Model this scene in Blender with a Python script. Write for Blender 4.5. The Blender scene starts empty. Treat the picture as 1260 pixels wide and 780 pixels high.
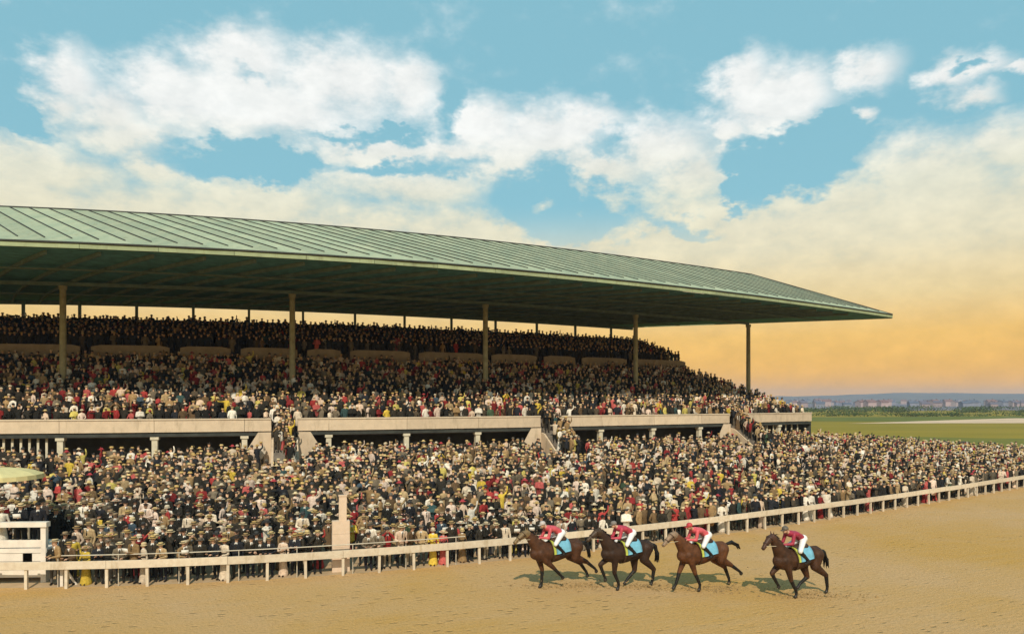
import bpy, bmesh, math, random
import numpy as np
from mathutils import Vector, Matrix

random.seed(7)
RNG = np.random.default_rng(7)
SC = bpy.context.scene
COL = SC.collection
R = math.radians
PI = math.pi

# ------------------------------------------------------------------ camera, sky, sun, exposure
F_PX, HOR, CAM_Z = 880.95, 492.8, 7.4            # focal length and horizon for a picture 1260 wide
cam_d = bpy.data.cameras.new('camera')
cam_d.sensor_width = 36.0
cam_d.lens = 36.0 * F_PX / 1260.0
cam_d.shift_y = (HOR - 390.0) / 1260.0
cam_d.clip_start = 0.1
cam_d.clip_end = 20000
cam = bpy.data.objects.new('camera', cam_d)
COL.objects.link(cam)
cam.location = (0, 0, CAM_Z)
cam.rotation_euler = (R(90), 0, 0)
SC.camera = cam

SUN_EL, SUN_AZ = R(41), R(180)                   # azimuth clockwise from +Y: the sun stands behind the camera
sun_dir = Vector((math.sin(SUN_AZ) * math.cos(SUN_EL), math.cos(SUN_AZ) * math.cos(SUN_EL), math.sin(SUN_EL)))
sl = bpy.data.lights.new('sun', 'SUN')
sl.energy = 3.9
sl.angle = R(0.55)
sl.color = (1.0, 0.90, 0.72)
sun = bpy.data.objects.new('sun', sl)
COL.objects.link(sun)
sun.rotation_euler = sun_dir.to_track_quat('Z', 'Y').to_euler()
sun.location = (0, -30, 60)

SC.view_settings.view_transform = 'Standard'
SC.view_settings.look = 'None'
SC.view_settings.exposure = 0.0
SC.view_settings.gamma = 1.0
SC.view_settings.use_curve_mapping = False


class NT:
    """small node-tree writer"""
    def __init__(self, tree):
        self.t = tree
        self.t.nodes.clear()

    def n(self, kind, **props):
        nd = self.t.nodes.new(kind)
        for k, v in props.items():
            setattr(nd, k, v)
        return nd

    def put(self, sock, v):
        if hasattr(v, 'default_value') or hasattr(v, 'is_linked'):
            self.t.links.new(v, sock)
        elif v is not None:
            if isinstance(v, (tuple, list)) and len(v) == 3 and sock.type == 'RGBA':
                v = (*v, 1)
            sock.default_value = v

    def math(self, op, a, b=None, c=None, clamp=False):
        nd = self.n('ShaderNodeMath', operation=op, use_clamp=clamp)
        for i, v in enumerate((a, b, c)):
            if v is not None:
                self.put(nd.inputs[i], v)
        return nd.outputs[0]

    def vmath(self, op, a, b=None, c=None):
        nd = self.n('ShaderNodeVectorMath', operation=op)
        for i, v in enumerate((a, b, c)):
            if v is not None:
                self.put(nd.inputs[i], v)
        return nd

    def mix(self, fac, a, b, blend='MIX'):
        nd = self.n('ShaderNodeMix', data_type='RGBA', blend_type=blend)
        self.put(nd.inputs[0], fac)
        self.put(nd.inputs[6], a)
        self.put(nd.inputs[7], b)
        return nd.outputs[2]

    def noise(self, vec, scale, detail=4.0, rough=0.55, dist=0.0):
        nd = self.n('ShaderNodeTexNoise')
        if vec is not None:
            self.put(nd.inputs['Vector'], vec)
        nd.inputs['Scale'].default_value = scale
        nd.inputs['Detail'].default_value = detail
        nd.inputs['Roughness'].default_value = rough
        nd.inputs['Distortion'].default_value = dist
        return nd

    def ramp(self, fac, stops, interp='LINEAR'):
        nd = self.n('ShaderNodeValToRGB')
        nd.color_ramp.interpolation = interp
        el = nd.color_ramp.elements
        while len(el) < len(stops):
            el.new(0.5)
        for e, (p, c) in zip(el, stops):
            e.position = p
            e.color = (*c, 1) if len(c) == 3 else c
        self.put(nd.inputs[0], fac)
        return nd.outputs[0]

    def maprange(self, v, a, b, c, d, smooth=False):
        nd = self.n('ShaderNodeMapRange', interpolation_type='SMOOTHSTEP' if smooth else 'LINEAR')
        for i, x in enumerate((v, a, b, c, d)):
            self.put(nd.inputs[i], x)
        return nd.outputs[0]


def srgb(r, g, b):
    f = lambda c: (c / 255 / 12.92) if c / 255 <= 0.04045 else ((c / 255 + 0.055) / 1.055) ** 2.4
    return (f(r), f(g), f(b))


def azel(x, y):
    X, Z = (x - 630) / F_PX, (HOR - y) / F_PX
    return math.atan(X), math.atan(Z / math.hypot(1, X))


def build_world():
    w = bpy.data.worlds.new('World')
    SC.world = w
    w.use_nodes = True
    w.cycles.sampling_method = 'MANUAL'
    w.cycles.sample_map_resolution = 256
    t = NT(w.node_tree)
    out = t.n('ShaderNodeOutputWorld')
    bg = t.n('ShaderNodeBackground')
    bg.inputs['Strength'].default_value = 0.1
    t.t.links.new(bg.outputs[0], out.inputs[0])
    tc = t.n('ShaderNodeTexCoord')
    dirv = t.vmath('NORMALIZE', tc.outputs['Generated']).outputs[0]
    sep = t.n('ShaderNodeSeparateXYZ')
    t.put(sep.inputs[0], dirv)
    az = t.math('ARCTAN2', sep.outputs[0], sep.outputs[1])
    el = t.math('ARCSINE', sep.outputs[2])
    sky = t.n('ShaderNodeTexSky', sky_type='NISHITA')
    sky.sun_disc = False
    sky.sun_elevation = SUN_EL
    sky.sun_rotation = SUN_AZ
    sky.altitude = 50
    sky.air_density = 1.0
    sky.dust_density = 1.0
    sky.ozone_density = 1.0
    # the blue: the physical sky, a little greener as in the print
    blue = t.mix(1.0, sky.outputs[0], (1.0, 1.15, 0.85), 'MULTIPLY')
    blue = t.mix(0.8, blue, tuple(10 * c for c in srgb(142, 201, 219)))
    # clouds laid out by compass bearing and height above the horizon
    ae = t.n('ShaderNodeCombineXYZ')
    t.put(ae.inputs[0], az)
    t.put(ae.inputs[1], el)
    aev = ae.outputs[0]
    scl = t.vmath('MULTIPLY', dirv, (1.0, 1.0, 1.7)).outputs[0]
    n1 = t.noise(scl, 7.0, 5.0, 0.6)
    n2 = t.noise(scl, 23.0, 4.0, 0.62)
    wob = t.vmath('MULTIPLY_ADD', n2.outputs['Color'], (0.05, 0.036, 0), (-0.025, -0.018, 0)).outputs[0]
    wob1 = t.vmath('MULTIPLY_ADD', n1.outputs['Color'], (0.07, 0.05, 0), (-0.035, -0.025, 0)).outputs[0]
    aew = t.vmath('ADD', t.vmath('ADD', aev, wob).outputs[0], wob1).outputs[0]
    blobs = [(85, 100, 44, 44), (66, 128, 36, 24), (130, 135, 62, 42), (225, 122, 85, 48), (305, 75, 70, 48),
             (425, 98, 92, 52), (503, 108, 46, 38), (330, 132, 130, 46), (150, 165, 90, 38), (60, 215, 140, 42),
             (185, 208, 70, 28), (470, 190, 90, 22), (597, 155, 52, 34), (672, 172, 75, 42), (722, 158, 50, 28),
             (815, 182, 68, 34), (860, 212, 60, 40), (740, 205, 70, 34), (917, 100, 36, 34), (955, 128, 66, 46), (990, 118, 40, 34),
             (1065, 84, 42, 28), (900, 165, 26, 30), (1062, 150, 16, 12), (1165, 100, 32, 28), (1200, 92, 42, 18),
             (1190, 128, 36, 13), (1245, 92, 24, 9), (1150, 220, 125, 55), (1240, 185, 70, 42), (1040, 245, 110, 36),
             (510, 240, 140, 34), (330, 250, 120, 28), (630, 205, 70, 26), (560, 195, 60, 24)]
    holes = [(300, 204, 100, 22, .9), (690, 258, 105, 32, .9), (840, 262, 46, 12, 0.6), (478, 218, 46, 12, .6), (965, 196, 88, 24, 1.0),
             (905, 212, 20, 14, .6), (10, 165, 60, 18, .7), (740, 172, 30, 12, .35), (300, 102, 24, 9, .35), (548, 128, 16, 40, .6), (450, 170, 80, 9, .5), (1195, 110, 26, 10, .9), (560, 212, 50, 14, .5)]

    aeh = t.vmath('ADD', aew, t.vmath('MULTIPLY_ADD', n1.outputs['Color'], (-0.16, 0.13, 0), (0.08, -0.065, 0)).outputs[0]).outputs[0]

    def blob(x, y, rx, ry, aew=aew):
        a, e = azel(x, y)
        a2, _ = azel(x + rx, y)
        a1, _ = azel(x - rx, y)
        _, e2 = azel(x, y - ry)
        _, e1 = azel(x, y + ry)
        ia, ie = 2 / (a2 - a1), 2 / (e2 - e1)
        v = t.vmath('MULTIPLY_ADD', aew, (ia, ie, 0), (-a * ia, -e * ie, 0)).outputs[0]
        return t.vmath('LENGTH', v).outputs['Value']

    dmin = None
    for b in blobs:
        L = blob(*b)
        dmin = L if dmin is None else t.math('SMOOTH_MIN', dmin, L, 0.25)
    pos = t.math('SUBTRACT', 1.12, dmin)
    pos = t.math('MAXIMUM', pos, -0.45)
    bank = t.maprange(el, azel(560, 175)[1], azel(630, 305)[1], -0.45, 0.95, True)
    val = t.math('MAXIMUM', pos, bank)
    for x, y, rx, ry, k in holes:
        L = blob(x, y, rx, ry, aeh)
        val = t.math('SUBTRACT', val, t.math('MULTIPLY', t.math('SUBTRACT', 1.35, L, clamp=True), 1.5 * k))
    nn = t.math('ADD', t.math('MULTIPLY', t.math('SUBTRACT', n1.outputs['Fac'], 0.5), 1.5),
                t.math('MULTIPLY', t.math('SUBTRACT', n2.outputs['Fac'], 0.5), 1.2))
    val = t.math('ADD', val, nn)
    mask = t.maprange(val, -0.42, 0.85, 0.0, 1.0, True)
    # never a solid sheet: thin places let the blue through
    thin = t.maprange(n2.outputs['Fac'], 0.3, 0.62, 0.92, 1.0)
    mask = t.math('MULTIPLY', mask, thin)
    low = t.maprange(el, azel(630, 350)[1], azel(630, 250)[1], 1.0, 0.0, True)
    mask = t.math('MAXIMUM', mask, low)
    E = lambda y: azel(900, y)[1] / 0.6
    k10 = lambda r, g, b, s=1.0: tuple(s * c for c in srgb(r, g, b))
    elr = t.math('DIVIDE', el, 0.6, clamp=True)
    warm = t.ramp(elr, [(0.0, k10(255, 180, 58)), (E(455), k10(255, 193, 78)), (E(415), k10(253, 203, 108)),
                        (E(370), k10(243, 218, 160)), (E(310), k10(238, 229, 196)), (E(240), k10(236, 235, 214)),
                        (E(150), k10(246, 248, 245)), (1.0, k10(248, 250, 249))])
    shade = t.maprange(t.math('ADD', n2.outputs['Fac'], t.math('MULTIPLY', n1.outputs['Fac'], 0.6)), 0.55, 1.05, 0.88, 1.06)
    warm = t.mix(1.0, warm, shade, 'MULTIPLY')
    warm = t.mix(1.0, warm, (10, 10, 10), 'MULTIPLY')
    col = t.mix(mask, blue, warm)
    t.put(bg.inputs['Color'], col)


build_world()

# ------------------------------------------------------------------ materials
MATS = {}


def mat(name, color, rough=0.8, var=0.15, scale=3.0, bump=0.0, bscale=40.0, metal=0.0, spec=0.3, second=None, stretch=None, rnd=0.0, stain=None):
    """plain procedural surface: base colour, mottled by noise, fine relief"""
    if name in MATS:
        return MATS[name]
    m = bpy.data.materials.new(name)
    m.use_nodes = True
    t = NT(m.node_tree)
    out = t.n('ShaderNodeOutputMaterial')
    b = t.n('ShaderNodeBsdfPrincipled')
    t.t.links.new(b.outputs[0], out.inputs[0])
    b.inputs['Roughness'].default_value = rough
    b.inputs['Metallic'].default_value = metal
    b.inputs['Specular IOR Level'].default_value = spec
    geo = t.n('ShaderNodeNewGeometry')
    pos = geo.outputs['Position']
    if stretch:
        pos = t.vmath('MULTIPLY', pos, stretch).outputs[0]
    nz = t.noise(pos, scale, 5.0, 0.6)
    sec = second or tuple(c * (1 - 2 * var) for c in color)
    first = color if second else tuple(min(1, c * (1 + var)) for c in color)
    f = t.maprange(nz.outputs['Fac'], 0.3, 0.7, 0.0, 1.0)
    cc = t.mix(f, sec, first)
    if stain:                                          # blotches and runs of dirt or rust with their own shapes
        sp_ = t.vmath('MULTIPLY', geo.outputs['Position'], (2.2, 2.2, .5)).outputs[0]
        ns = t.noise(sp_, 1.1, 6.0, 0.7)
        cc = t.mix(t.maprange(ns.outputs['Fac'], 0.54, 0.72, 0.0, 0.6), cc, stain)
    if rnd:                                            # every piece weathers a little differently
        oi = t.n('ShaderNodeObjectInfo')
        cc = t.mix(1.0, cc, t.maprange(oi.outputs['Random'], 0, 1, 1 - rnd, 1 + rnd * .5), 'MULTIPLY')
    t.put(b.inputs['Base Color'], cc)
    if bump:
        nb = t.noise(geo.outputs['Position'], bscale, 4.0, 0.6)
        bp = t.n('ShaderNodeBump')
        bp.inputs['Strength'].default_value = bump
        bp.inputs['Distance'].default_value = 0.02
        t.put(bp.inputs['Height'], nb.outputs['Fac'])
        t.put(b.inputs['Normal'], bp.outputs[0])
    MATS[name] = m
    return m


def mat_objcolor(name, rough=0.85):
    """cloth in the colour carried by each object"""
    if name in MATS:
        return MATS[name]
    m = bpy.data.materials.new(name)
    m.use_nodes = True
    t = NT(m.node_tree)
    out = t.n('ShaderNodeOutputMaterial')
    b = t.n('ShaderNodeBsdfPrincipled')
    t.t.links.new(b.outputs[0], out.inputs[0])
    b.inputs['Roughness'].default_value = rough
    b.inputs['Specular IOR Level'].default_value = 0.15
    oi = t.n('ShaderNodeObjectInfo')
    tc = t.n('ShaderNodeTexCoord')
    nz = t.noise(tc.outputs['Object'], 14.0, 4.0, 0.6)
    f = t.maprange(nz.outputs['Fac'], 0.3, 0.7, 0.68, 1.2)
    t.put(b.inputs['Base Color'], t.mix(1.0, oi.outputs['Color'], f, 'MULTIPLY'))
    MATS[name] = m
    return m


def mat_random(name, stops, rough=0.85):
    """cloth whose colour is drawn per object from a ramp"""
    if name in MATS:
        return MATS[name]
    m = bpy.data.materials.new(name)
    m.use_nodes = True
    t = NT(m.node_tree)
    out = t.n('ShaderNodeOutputMaterial')
    b = t.n('ShaderNodeBsdfPrincipled')
    t.t.links.new(b.outputs[0], out.inputs[0])
    b.inputs['Roughness'].default_value = rough
    b.inputs['Specular IOR Level'].default_value = 0.15
    oi = t.n('ShaderNodeObjectInfo')
    t.put(b.inputs['Base Color'], t.ramp(oi.outputs['Random'], stops, 'CONSTANT'))
    MATS[name] = m
    return m


def mat_attr(name='crowd_cloth'):
    m = bpy.data.materials.new(name)
    m.use_nodes = True
    t = NT(m.node_tree)
    out = t.n('ShaderNodeOutputMaterial')
    b = t.n('ShaderNodeBsdfPrincipled')
    t.t.links.new(b.outputs[0], out.inputs[0])
    b.inputs['Roughness'].default_value = 0.85
    b.inputs['Specular IOR Level'].default_value = 0.15
    a = t.n('ShaderNodeAttribute', attribute_name='cloth')
    geo = t.n('ShaderNodeNewGeometry')
    nz = t.noise(geo.outputs['Position'], 9.0, 3.0, 0.6)
    f = t.maprange(nz.outputs['Fac'], 0.3, 0.7, 0.7, 1.2)
    t.put(b.inputs['Base Color'], t.mix(1.0, a.outputs['Color'], f, 'MULTIPLY'))
    return m


def mat_track():
    m = bpy.data.materials.new('track_dirt')
    m.use_nodes = True
    t = NT(m.node_tree)
    out = t.n('ShaderNodeOutputMaterial')
    b = t.n('ShaderNodeBsdfPrincipled')
    t.t.links.new(b.outputs[0], out.inputs[0])
    b.inputs['Roughness'].default_value = 0.95
    b.inputs['Specular IOR Level'].default_value = 0.1
    geo = t.n('ShaderNodeNewGeometry')
    pos = geo.outputs['Position']
    rot = t.n('ShaderNodeVectorRotate', rotation_type='Z_AXIS')
    t.put(rot.inputs['Vector'], pos)
    rot.inputs['Angle'].default_value = R(-24)
    al = t.vmath('MULTIPLY', rot.outputs[0], (0.12, 1.0, 1.0)).outputs[0]
    big = t.noise(pos, 0.10, 4.0, 0.6, 0.4)
    streak = t.noise(al, 2.2, 5.0, 0.65)
    grain = t.noise(pos, 9.0, 5.0, 0.7)
    c = t.mix(t.maprange(big.outputs['Fac'], 0.35, 0.65, 0, 1), (0.52, 0.28, 0.068), (0.55, 0.33, 0.160))
    c = t.mix(t.maprange(streak.outputs['Fac'], 0.42, 0.72, 0, 0.25), c, (0.50, 0.35, 0.22))
    fine = t.noise(pos, 30.0, 3.0, 0.7)
    c = t.mix(t.maprange(grain.outputs['Fac'], 0.48, 0.70, 0, 0.6), c, (0.29, 0.175, 0.06))
    c = t.mix(t.maprange(fine.outputs['Fac'], 0.45, 0.7, 0, 0.5), c, (0.57, 0.385, 0.19))
    t.put(b.inputs['Base Color'], c)
    # hoof prints in the churned going and the teeth of the harrow
    vor = t.n('ShaderNodeTexVoronoi', feature='F1')
    t.put(vor.inputs['Vector'], t.vmath('MULTIPLY', rot.outputs[0], (1.0, 1.9, 1.0)).outputs[0])
    vor.inputs['Scale'].default_value = 1.5
    going = t.maprange(t.noise(al, 0.35, 2.0, 0.5).outputs['Fac'], 0.42, 0.62, 0.15, 1.0)
    dimple = t.math('MULTIPLY', t.maprange(vor.outputs['Distance'], 0.10, 0.26, 1.0, 0.0, True), going)
    c = t.mix(t.math('MULTIPLY', dimple, 0.28), c, (0.24, 0.145, 0.06))
    t.put(b.inputs['Base Color'], c)
    wav = t.n('ShaderNodeTexWave', bands_direction='Y')
    t.put(wav.inputs['Vector'], rot.outputs[0])
    wav.inputs['Scale'].default_value = 1.1
    wav.inputs['Distortion'].default_value = 2.5
    wav.inputs['Detail'].default_value = 3.0
    hh = t.math('ADD', t.math('MULTIPLY', streak.outputs['Fac'], 0.3), grain.outputs['Fac'])
    hh = t.math('ADD', hh, t.math('MULTIPLY', wav.outputs['Fac'], 0.05))
    hh = t.math('SUBTRACT', hh, t.math('MULTIPLY', dimple, 0.9))
    bp = t.n('ShaderNodeBump')
    bp.inputs['Strength'].default_value = 1.0
    bp.inputs['Distance'].default_value = 0.06
    t.put(bp.inputs['Height'], hh)
    t.put(b.inputs['Normal'], bp.outputs[0])
    return m


# ------------------------------------------------------------------ object helpers
def tag(o, label=None, cat=None, group=None, kind=None):
    for k, v in (('label', label), ('category', cat), ('group', group), ('kind', kind)):
        if v:
            o[k] = v
    return o


def empty(name, loc=(0, 0, 0), parent=None):
    o = bpy.data.objects.new(name, None)
    COL.objects.link(o)
    o.location = loc
    o.empty_display_size = 0.3
    if parent:
        o.parent = parent
    return o


class MB:
    """collects geometry in world (or local) coordinates for ONE mesh"""
    def __init__(self):
        self.v, self.f, self.m = [], [], []

    def add(self, verts, faces, mi=0):
        o = len(self.v)
        self.v.extend([tuple(p) for p in verts])
        self.f.extend([tuple(i + o for i in fc) for fc in faces])
        self.m.extend([mi] * len(faces))
        return self

    def hexa(self, b, t, mi=0):
        """four bottom corners, four top corners in the same turning order"""
        return self.add(list(b) + list(t), [(3, 2, 1, 0), (4, 5, 6, 7), (0, 1, 5, 4), (1, 2, 6, 5), (2, 3, 7, 6), (3, 0, 4, 7)], mi)

    def box(self, c, s, rz=0.0, mi=0):
        hx, hy, hz = s[0] / 2, s[1] / 2, s[2] / 2
        ca, sa = math.cos(rz), math.sin(rz)
        pt = lambda x, y, z: (c[0] + x * ca - y * sa, c[1] + x * sa + y * ca, c[2] + z)
        return self.hexa([pt(-hx, -hy, -hz), pt(hx, -hy, -hz), pt(hx, hy, -hz), pt(-hx, hy, -hz)],
                         [pt(-hx, -hy, hz), pt(hx, -hy, hz), pt(hx, hy, hz), pt(-hx, hy, hz)], mi)

    def tube(self, pts, radii, n=8, mi=0, caps=True):
        pts = [Vector(p) for p in pts]
        k = len(pts)
        if not hasattr(radii, '__len__'):
            radii = [radii] * k
        o = len(self.v)
        prev = None
        for i, p in enumerate(pts):
            d = (pts[min(i + 1, k - 1)] - pts[max(i - 1, 0)]).normalized()
            a = prev if prev is not None else (Vector((0, 0, 1)) if abs(d.z) < 0.9 else Vector((1, 0, 0)))
            u = (a - d * a.dot(d)).normalized()
            w = d.cross(u)
            prev = u
            for j in range(n):
                an = 2 * PI * j / n
                self.v.append(tuple(p + (u * math.cos(an) + w * math.sin(an)) * radii[i]))
        for i in range(k - 1):
            for j in range(n):
                a, b = o + i * n + j, o + i * n + (j + 1) % n
                self.f.append((a, b, b + n, a + n))
                self.m.append(mi)
        if caps:
            self.f.append(tuple(o + j for j in reversed(range(n))))
            self.f.append(tuple(o + (k - 1) * n + j for j in range(n)))
            self.m.extend([mi, mi])
        return self

    def lathe(self, prof, n=12, c=(0, 0, 0), mi=0, sx=1.0, sy=1.0):
        o = len(self.v)
        for r, z in prof:
            for j in range(n):
                an = 2 * PI * j / n
                self.v.append((c[0] + r * sx * math.cos(an), c[1] + r * sy * math.sin(an), c[2] + z))
        for i in range(len(prof) - 1):
            for j in range(n):
                a, b = o + i * n + j, o + i * n + (j + 1) % n
                self.f.append((a, b, b + n, a + n))
                self.m.append(mi)
        self.f.append(tuple(o + j for j in reversed(range(n))))
        self.f.append(tuple(o + (len(prof) - 1) * n + j for j in range(n)))
        self.m.extend([mi, mi])
        return self

    def mesh(self, name, mats, smooth=False):
        me = bpy.data.meshes.new(name)
        me.from_pydata(self.v, [], self.f)
        for m in (mats if isinstance(mats, (list, tuple)) else [mats]):
            me.materials.append(m)
        if any(self.m):
            me.polygons.foreach_set('material_index', self.m)
        if smooth:
            me.polygons.foreach_set('use_smooth', [True] * len(self.f))
        me.update()
        return me

    def build(self, name, mats, parent=None, smooth=False, loc=None):
        o = bpy.data.objects.new(name, self.mesh(name, mats, smooth))
        COL.objects.link(o)
        if parent:
            o.parent = parent
            if loc is None:                       # geometry is in world coordinates: take the parents' offsets out
                q, off = parent, Vector((0, 0, 0))
                while q:
                    off += q.location
                    q = q.parent
                o.location = -off
        if loc is not None:
            o.location = loc
        return o


def place(name, me, parent=None, loc=(0, 0, 0), rz=0.0, sc=1.0):
    o = bpy.data.objects.new(name, me)
    COL.objects.link(o)
    o.parent = parent
    o.location = loc
    o.rotation_euler = (0, 0, rz)
    o.scale = (sc, sc, sc)
    return o


def px(x, y, z):
    """picture column/row of a world point (1260 wide), used only for sorting things out"""
    return 630 + F_PX * x / y, HOR - F_PX * (z - CAM_Z) / y


# ------------------------------------------------------------------ plan of the place
# the front of the grandstand runs along a gentle bend; s = metres along it, d = metres behind it
_S = np.linspace(-60, 130, 1901)
_t = _S / 100
_A = 0.2229 + 0.8902 * _t - 0.4674 * _t * _t
_A = np.where(_S < -20, 0.2229 + 0.8902 * -0.2 - 0.4674 * 0.04, _A)
_X = np.cumsum(np.cos(_A)) * 0.1
_Y = np.cumsum(np.sin(_A)) * 0.1
_i0 = int(np.argmin(abs(_S)))
_X = _X - _X[_i0] - 26.7556
_Y = _Y - _Y[_i0] + 44.8967


def P(s, d, z):
    a = float(np.interp(s, _S, _A))
    return Vector((float(np.interp(s, _S, _X)) - math.sin(a) * d, float(np.interp(s, _S, _Y)) + math.cos(a) * d, z))


def ANG(s):
    return float(np.interp(s, _S, _A))


def s_at(xpix, d):
    a = _A
    xx = 630 + F_PX * (_X - np.sin(a) * d) / (_Y + np.cos(a) * d)
    return float(np.interp(xpix, xx, _S))


S0, BAY = -3.616, 16.2153
D_REAR, D_RIDGE, D_MID, D_COL = 17.93, 6.12, 10.91, 6.09
Z_SOF, Z_RIDGE, Z_PAR, H_PAR = 15.88, 20.73, 6.2355, 0.864
Z_MID = 11.68
S_LEFT = -34.0
SE0, SE1 = s_at(997, 0), s_at(792, D_REAR)           # right-hand end of the terraces
s_end = lambda d: SE0 + (SE1 - SE0) * d / D_REAR + float(np.interp(d, [0, 4, 9, 11, 14, 18], [0, -.9, -2.2, -2.7, -2.1, -.6]))
RE0, RE1 = s_at(1098, -3.6), s_at(779, D_REAR + .4)  # right-hand end of the roof
d_eave = lambda s: float(np.interp(s, [-40, -4, 8, 20, 32, 45, 58, 72], [-4.7, -4.9, -5.3, -5.5, -5.0, -4.5, -4.0, -3.6]))

# the running rail
_rx = np.array([0, 158, 320, 467, 640, 777, 920, 1060, 1260], float)
_ry = np.array([691.7, 688.3, 682.7, 673.4, 660.7, 646.7, 631.3, 612.3, 584.9])
_rc = np.polyfit((_rx - 630) / 630, _ry, 3)
_xx = np.linspace(-40, 1290, 300)
_dd = 6.3 * F_PX / (np.polyval(_rc, (_xx - 630) / 630) - HOR)
_RX, _RY = (_xx - 630) / F_PX * _dd, _dd
# carry the line on past both ends of the picture
d0 = np.array([_RX[3] - _RX[0], _RY[3] - _RY[0]]); d0 /= np.hypot(*d0)
d1 = np.array([_RX[-1] - _RX[-4], _RY[-1] - _RY[-4]]); d1 /= np.hypot(*d1)
_RX = np.concatenate([[_RX[0] - d0[0] * 14], _RX, [_RX[-1] + d1[0] * 30]])
_RY = np.concatenate([[_RY[0] - d0[1] * 14], _RY, [_RY[-1] + d1[1] * 30]])
_RU = np.concatenate([[0], np.cumsum(np.hypot(np.diff(_RX), np.diff(_RY)))])
U_MAX = float(_RU[-1])


def rail(u, o=0.0):
    x, y = float(np.interp(u, _RU, _RX)), float(np.interp(u, _RU, _RY))
    e = 0.8
    tx = float(np.interp(u + e, _RU, _RX) - np.interp(u - e, _RU, _RX))
    ty = float(np.interp(u + e, _RU, _RY) - np.interp(u - e, _RU, _RY))
    L = math.hypot(tx, ty)
    tx, ty = tx / L, ty / L
    return x - ty * o, y + tx * o, math.atan2(ty, tx)


# the foot of the stand, where the crowded lawn ends, then on along the open ground to the right
_bs = np.linspace(-60, SE0 - 0.5, 120)
_B = [tuple(P(float(s), -0.4, 0).xy) for s in _bs] + [(40, 76.5), (57, 80.5), (85, 92), (130, 120)]
_B = np.array(_B)


def lawn_width(u):
    x, y, a = rail(u)
    nx, ny = -math.sin(a), math.cos(a)
    best = 60.0
    for i in range(len(_B) - 1):
        ax, ay = _B[i]
        ex, ey = _B[i + 1] - _B[i]
        den = nx * ey - ny * ex
        if abs(den) < 1e-9:
            continue
        k = ((ax - x) * ey - (ay - y) * ex) / den
        q = ((ax - x) * ny - (ay - y) * nx) / den
        if 0 <= q <= 1 and 0 < k < best:
            best = k
    return best


_us = np.linspace(0, U_MAX, 140)
_ws = np.array([lawn_width(float(u)) for u in _us])
_ws = np.convolve(np.pad(_ws, 4, mode='edge'), np.ones(9) / 9, mode='valid')
LW = lambda u: float(np.interp(u, _us, _ws))


def lawn_top(u):
    x, y, _ = rail(u, LW(u))
    xp = 630 + F_PX * x / y
    return float(np.interp(xp, [-200, 985, 1060, 1150, 1260, 1500], [2.95, 2.95, 2.3, 1.5, 0.9, 0.5]))


_zt = np.array([lawn_top(float(u)) for u in _us])
LZ = lambda u, o: float(np.interp(u, _us, _zt)) * min(1.0, max(0.0, (o - 0.4) / max(1.0, LW(u) - 0.4)))

# ------------------------------------------------------------------ ground, track, lawn, far country
M_TRACK = mat_track()
M_GRASS = mat('far_grass', (0.19, 0.155, 0.016), 0.95, scale=0.045, second=(0.30, 0.21, 0.028), bump=0.3, bscale=3.0, spec=0.1,
              stretch=(0.25, 1.0, 1.0))
M_LAWN = mat('trodden_earth', (0.45, 0.31, 0.19), 0.95, scale=1.3, second=(0.33, 0.23, 0.13), bump=0.4, bscale=12, spec=0.1)
M_PALE = mat('far_track_sand', (0.64, 0.45, 0.31), 0.95, var=0.08, scale=0.1, spec=0.1)
M_HILL = mat('hill_woods_haze_tint', (0.065, 0.085, 0.09), 0.95, scale=0.012, second=(0.15, 0.13, 0.12), spec=0.05)  # wooded hills, with some blue of the distance haze mixed into the base colour

g = MB()
rings = [0.5, 30, 60, 90, 130, 180, 250, 350, 500, 800, 1300, 2200, 4000, 7000, 12000]
NR = 72
for r in rings:
    for j in range(NR):
        g.v.append((r * math.sin(2 * PI * j / NR), r * math.cos(2 * PI * j / NR) + 10, -0.02))
for i in range(len(rings) - 1):
    for j in range(NR):
        a, b = i * NR + j, i * NR + (j + 1) % NR
        g.f.append((a, b, b + NR, a + NR)); g.m.append(0)
tag(g.build('ground', M_GRASS), kind='structure')

# the dirt track: from the rail across to the camera's side and beyond; a coarse sheet with shallow harrow relief
tr = MB()
us = np.concatenate([[-60, -25], np.linspace(0, U_MAX, 70)])
offs = [0.25, 0.0, -0.6, -1.5, -3, -5, -8, -12, -17, -23, -30]
for u in us:
    uu = max(u, 0.0)
    x, y, a = rail(uu)
    ex = min(0, u)
    x, y = x + math.cos(a) * ex, y + math.sin(a) * ex
    for o in offs:
        k = o
        tr.v.append((x - math.sin(a) * k, y + math.cos(a) * k, 0.012 - 0.004 * abs(k) / 30 * 0 + 0.02 * (1 if k > 0 else 0)))
n = len(offs)
for i in range(len(us) - 1):
    for j in range(n - 1):
        a = i * n + j
        tr.f.append((a, a + 1, a + n + 1, a + n)); tr.m.append(0)
tag(tr.build('race_track', M_TRACK), kind='structure')
# camera side of the track: everything nearer than 30 m off the rail is still bare earth
nb = MB()
nb.add([(-140, -60, 0.004), (160, -60, 0.004), (160, 62, 0.004), (60, 62, 0.004), (-10, 30, 0.004), (-140, 24, 0.004)], [(0, 1, 2, 3, 4, 5)])
tag(nb.build('earth_apron', M_TRACK), kind='structure')

lw = MB()
NO = 24
for u in _us:
    for j in range(NO + 1):
        o = 0.25 + (LW(float(u)) + 1.2 - 0.25) * j / NO
        x, y, a = rail(float(u), o)
        lw.v.append((x, y, LZ(float(u), o) + 0.016 + random.uniform(0, 0.02) * (0 < j < NO)))
for i in range(len(_us) - 1):
    for j in range(NO):
        a = i * (NO + 1) + j
        lw.f.append((a, a + NO + 1, a + NO + 2, a + 1)); lw.m.append(0)
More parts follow.
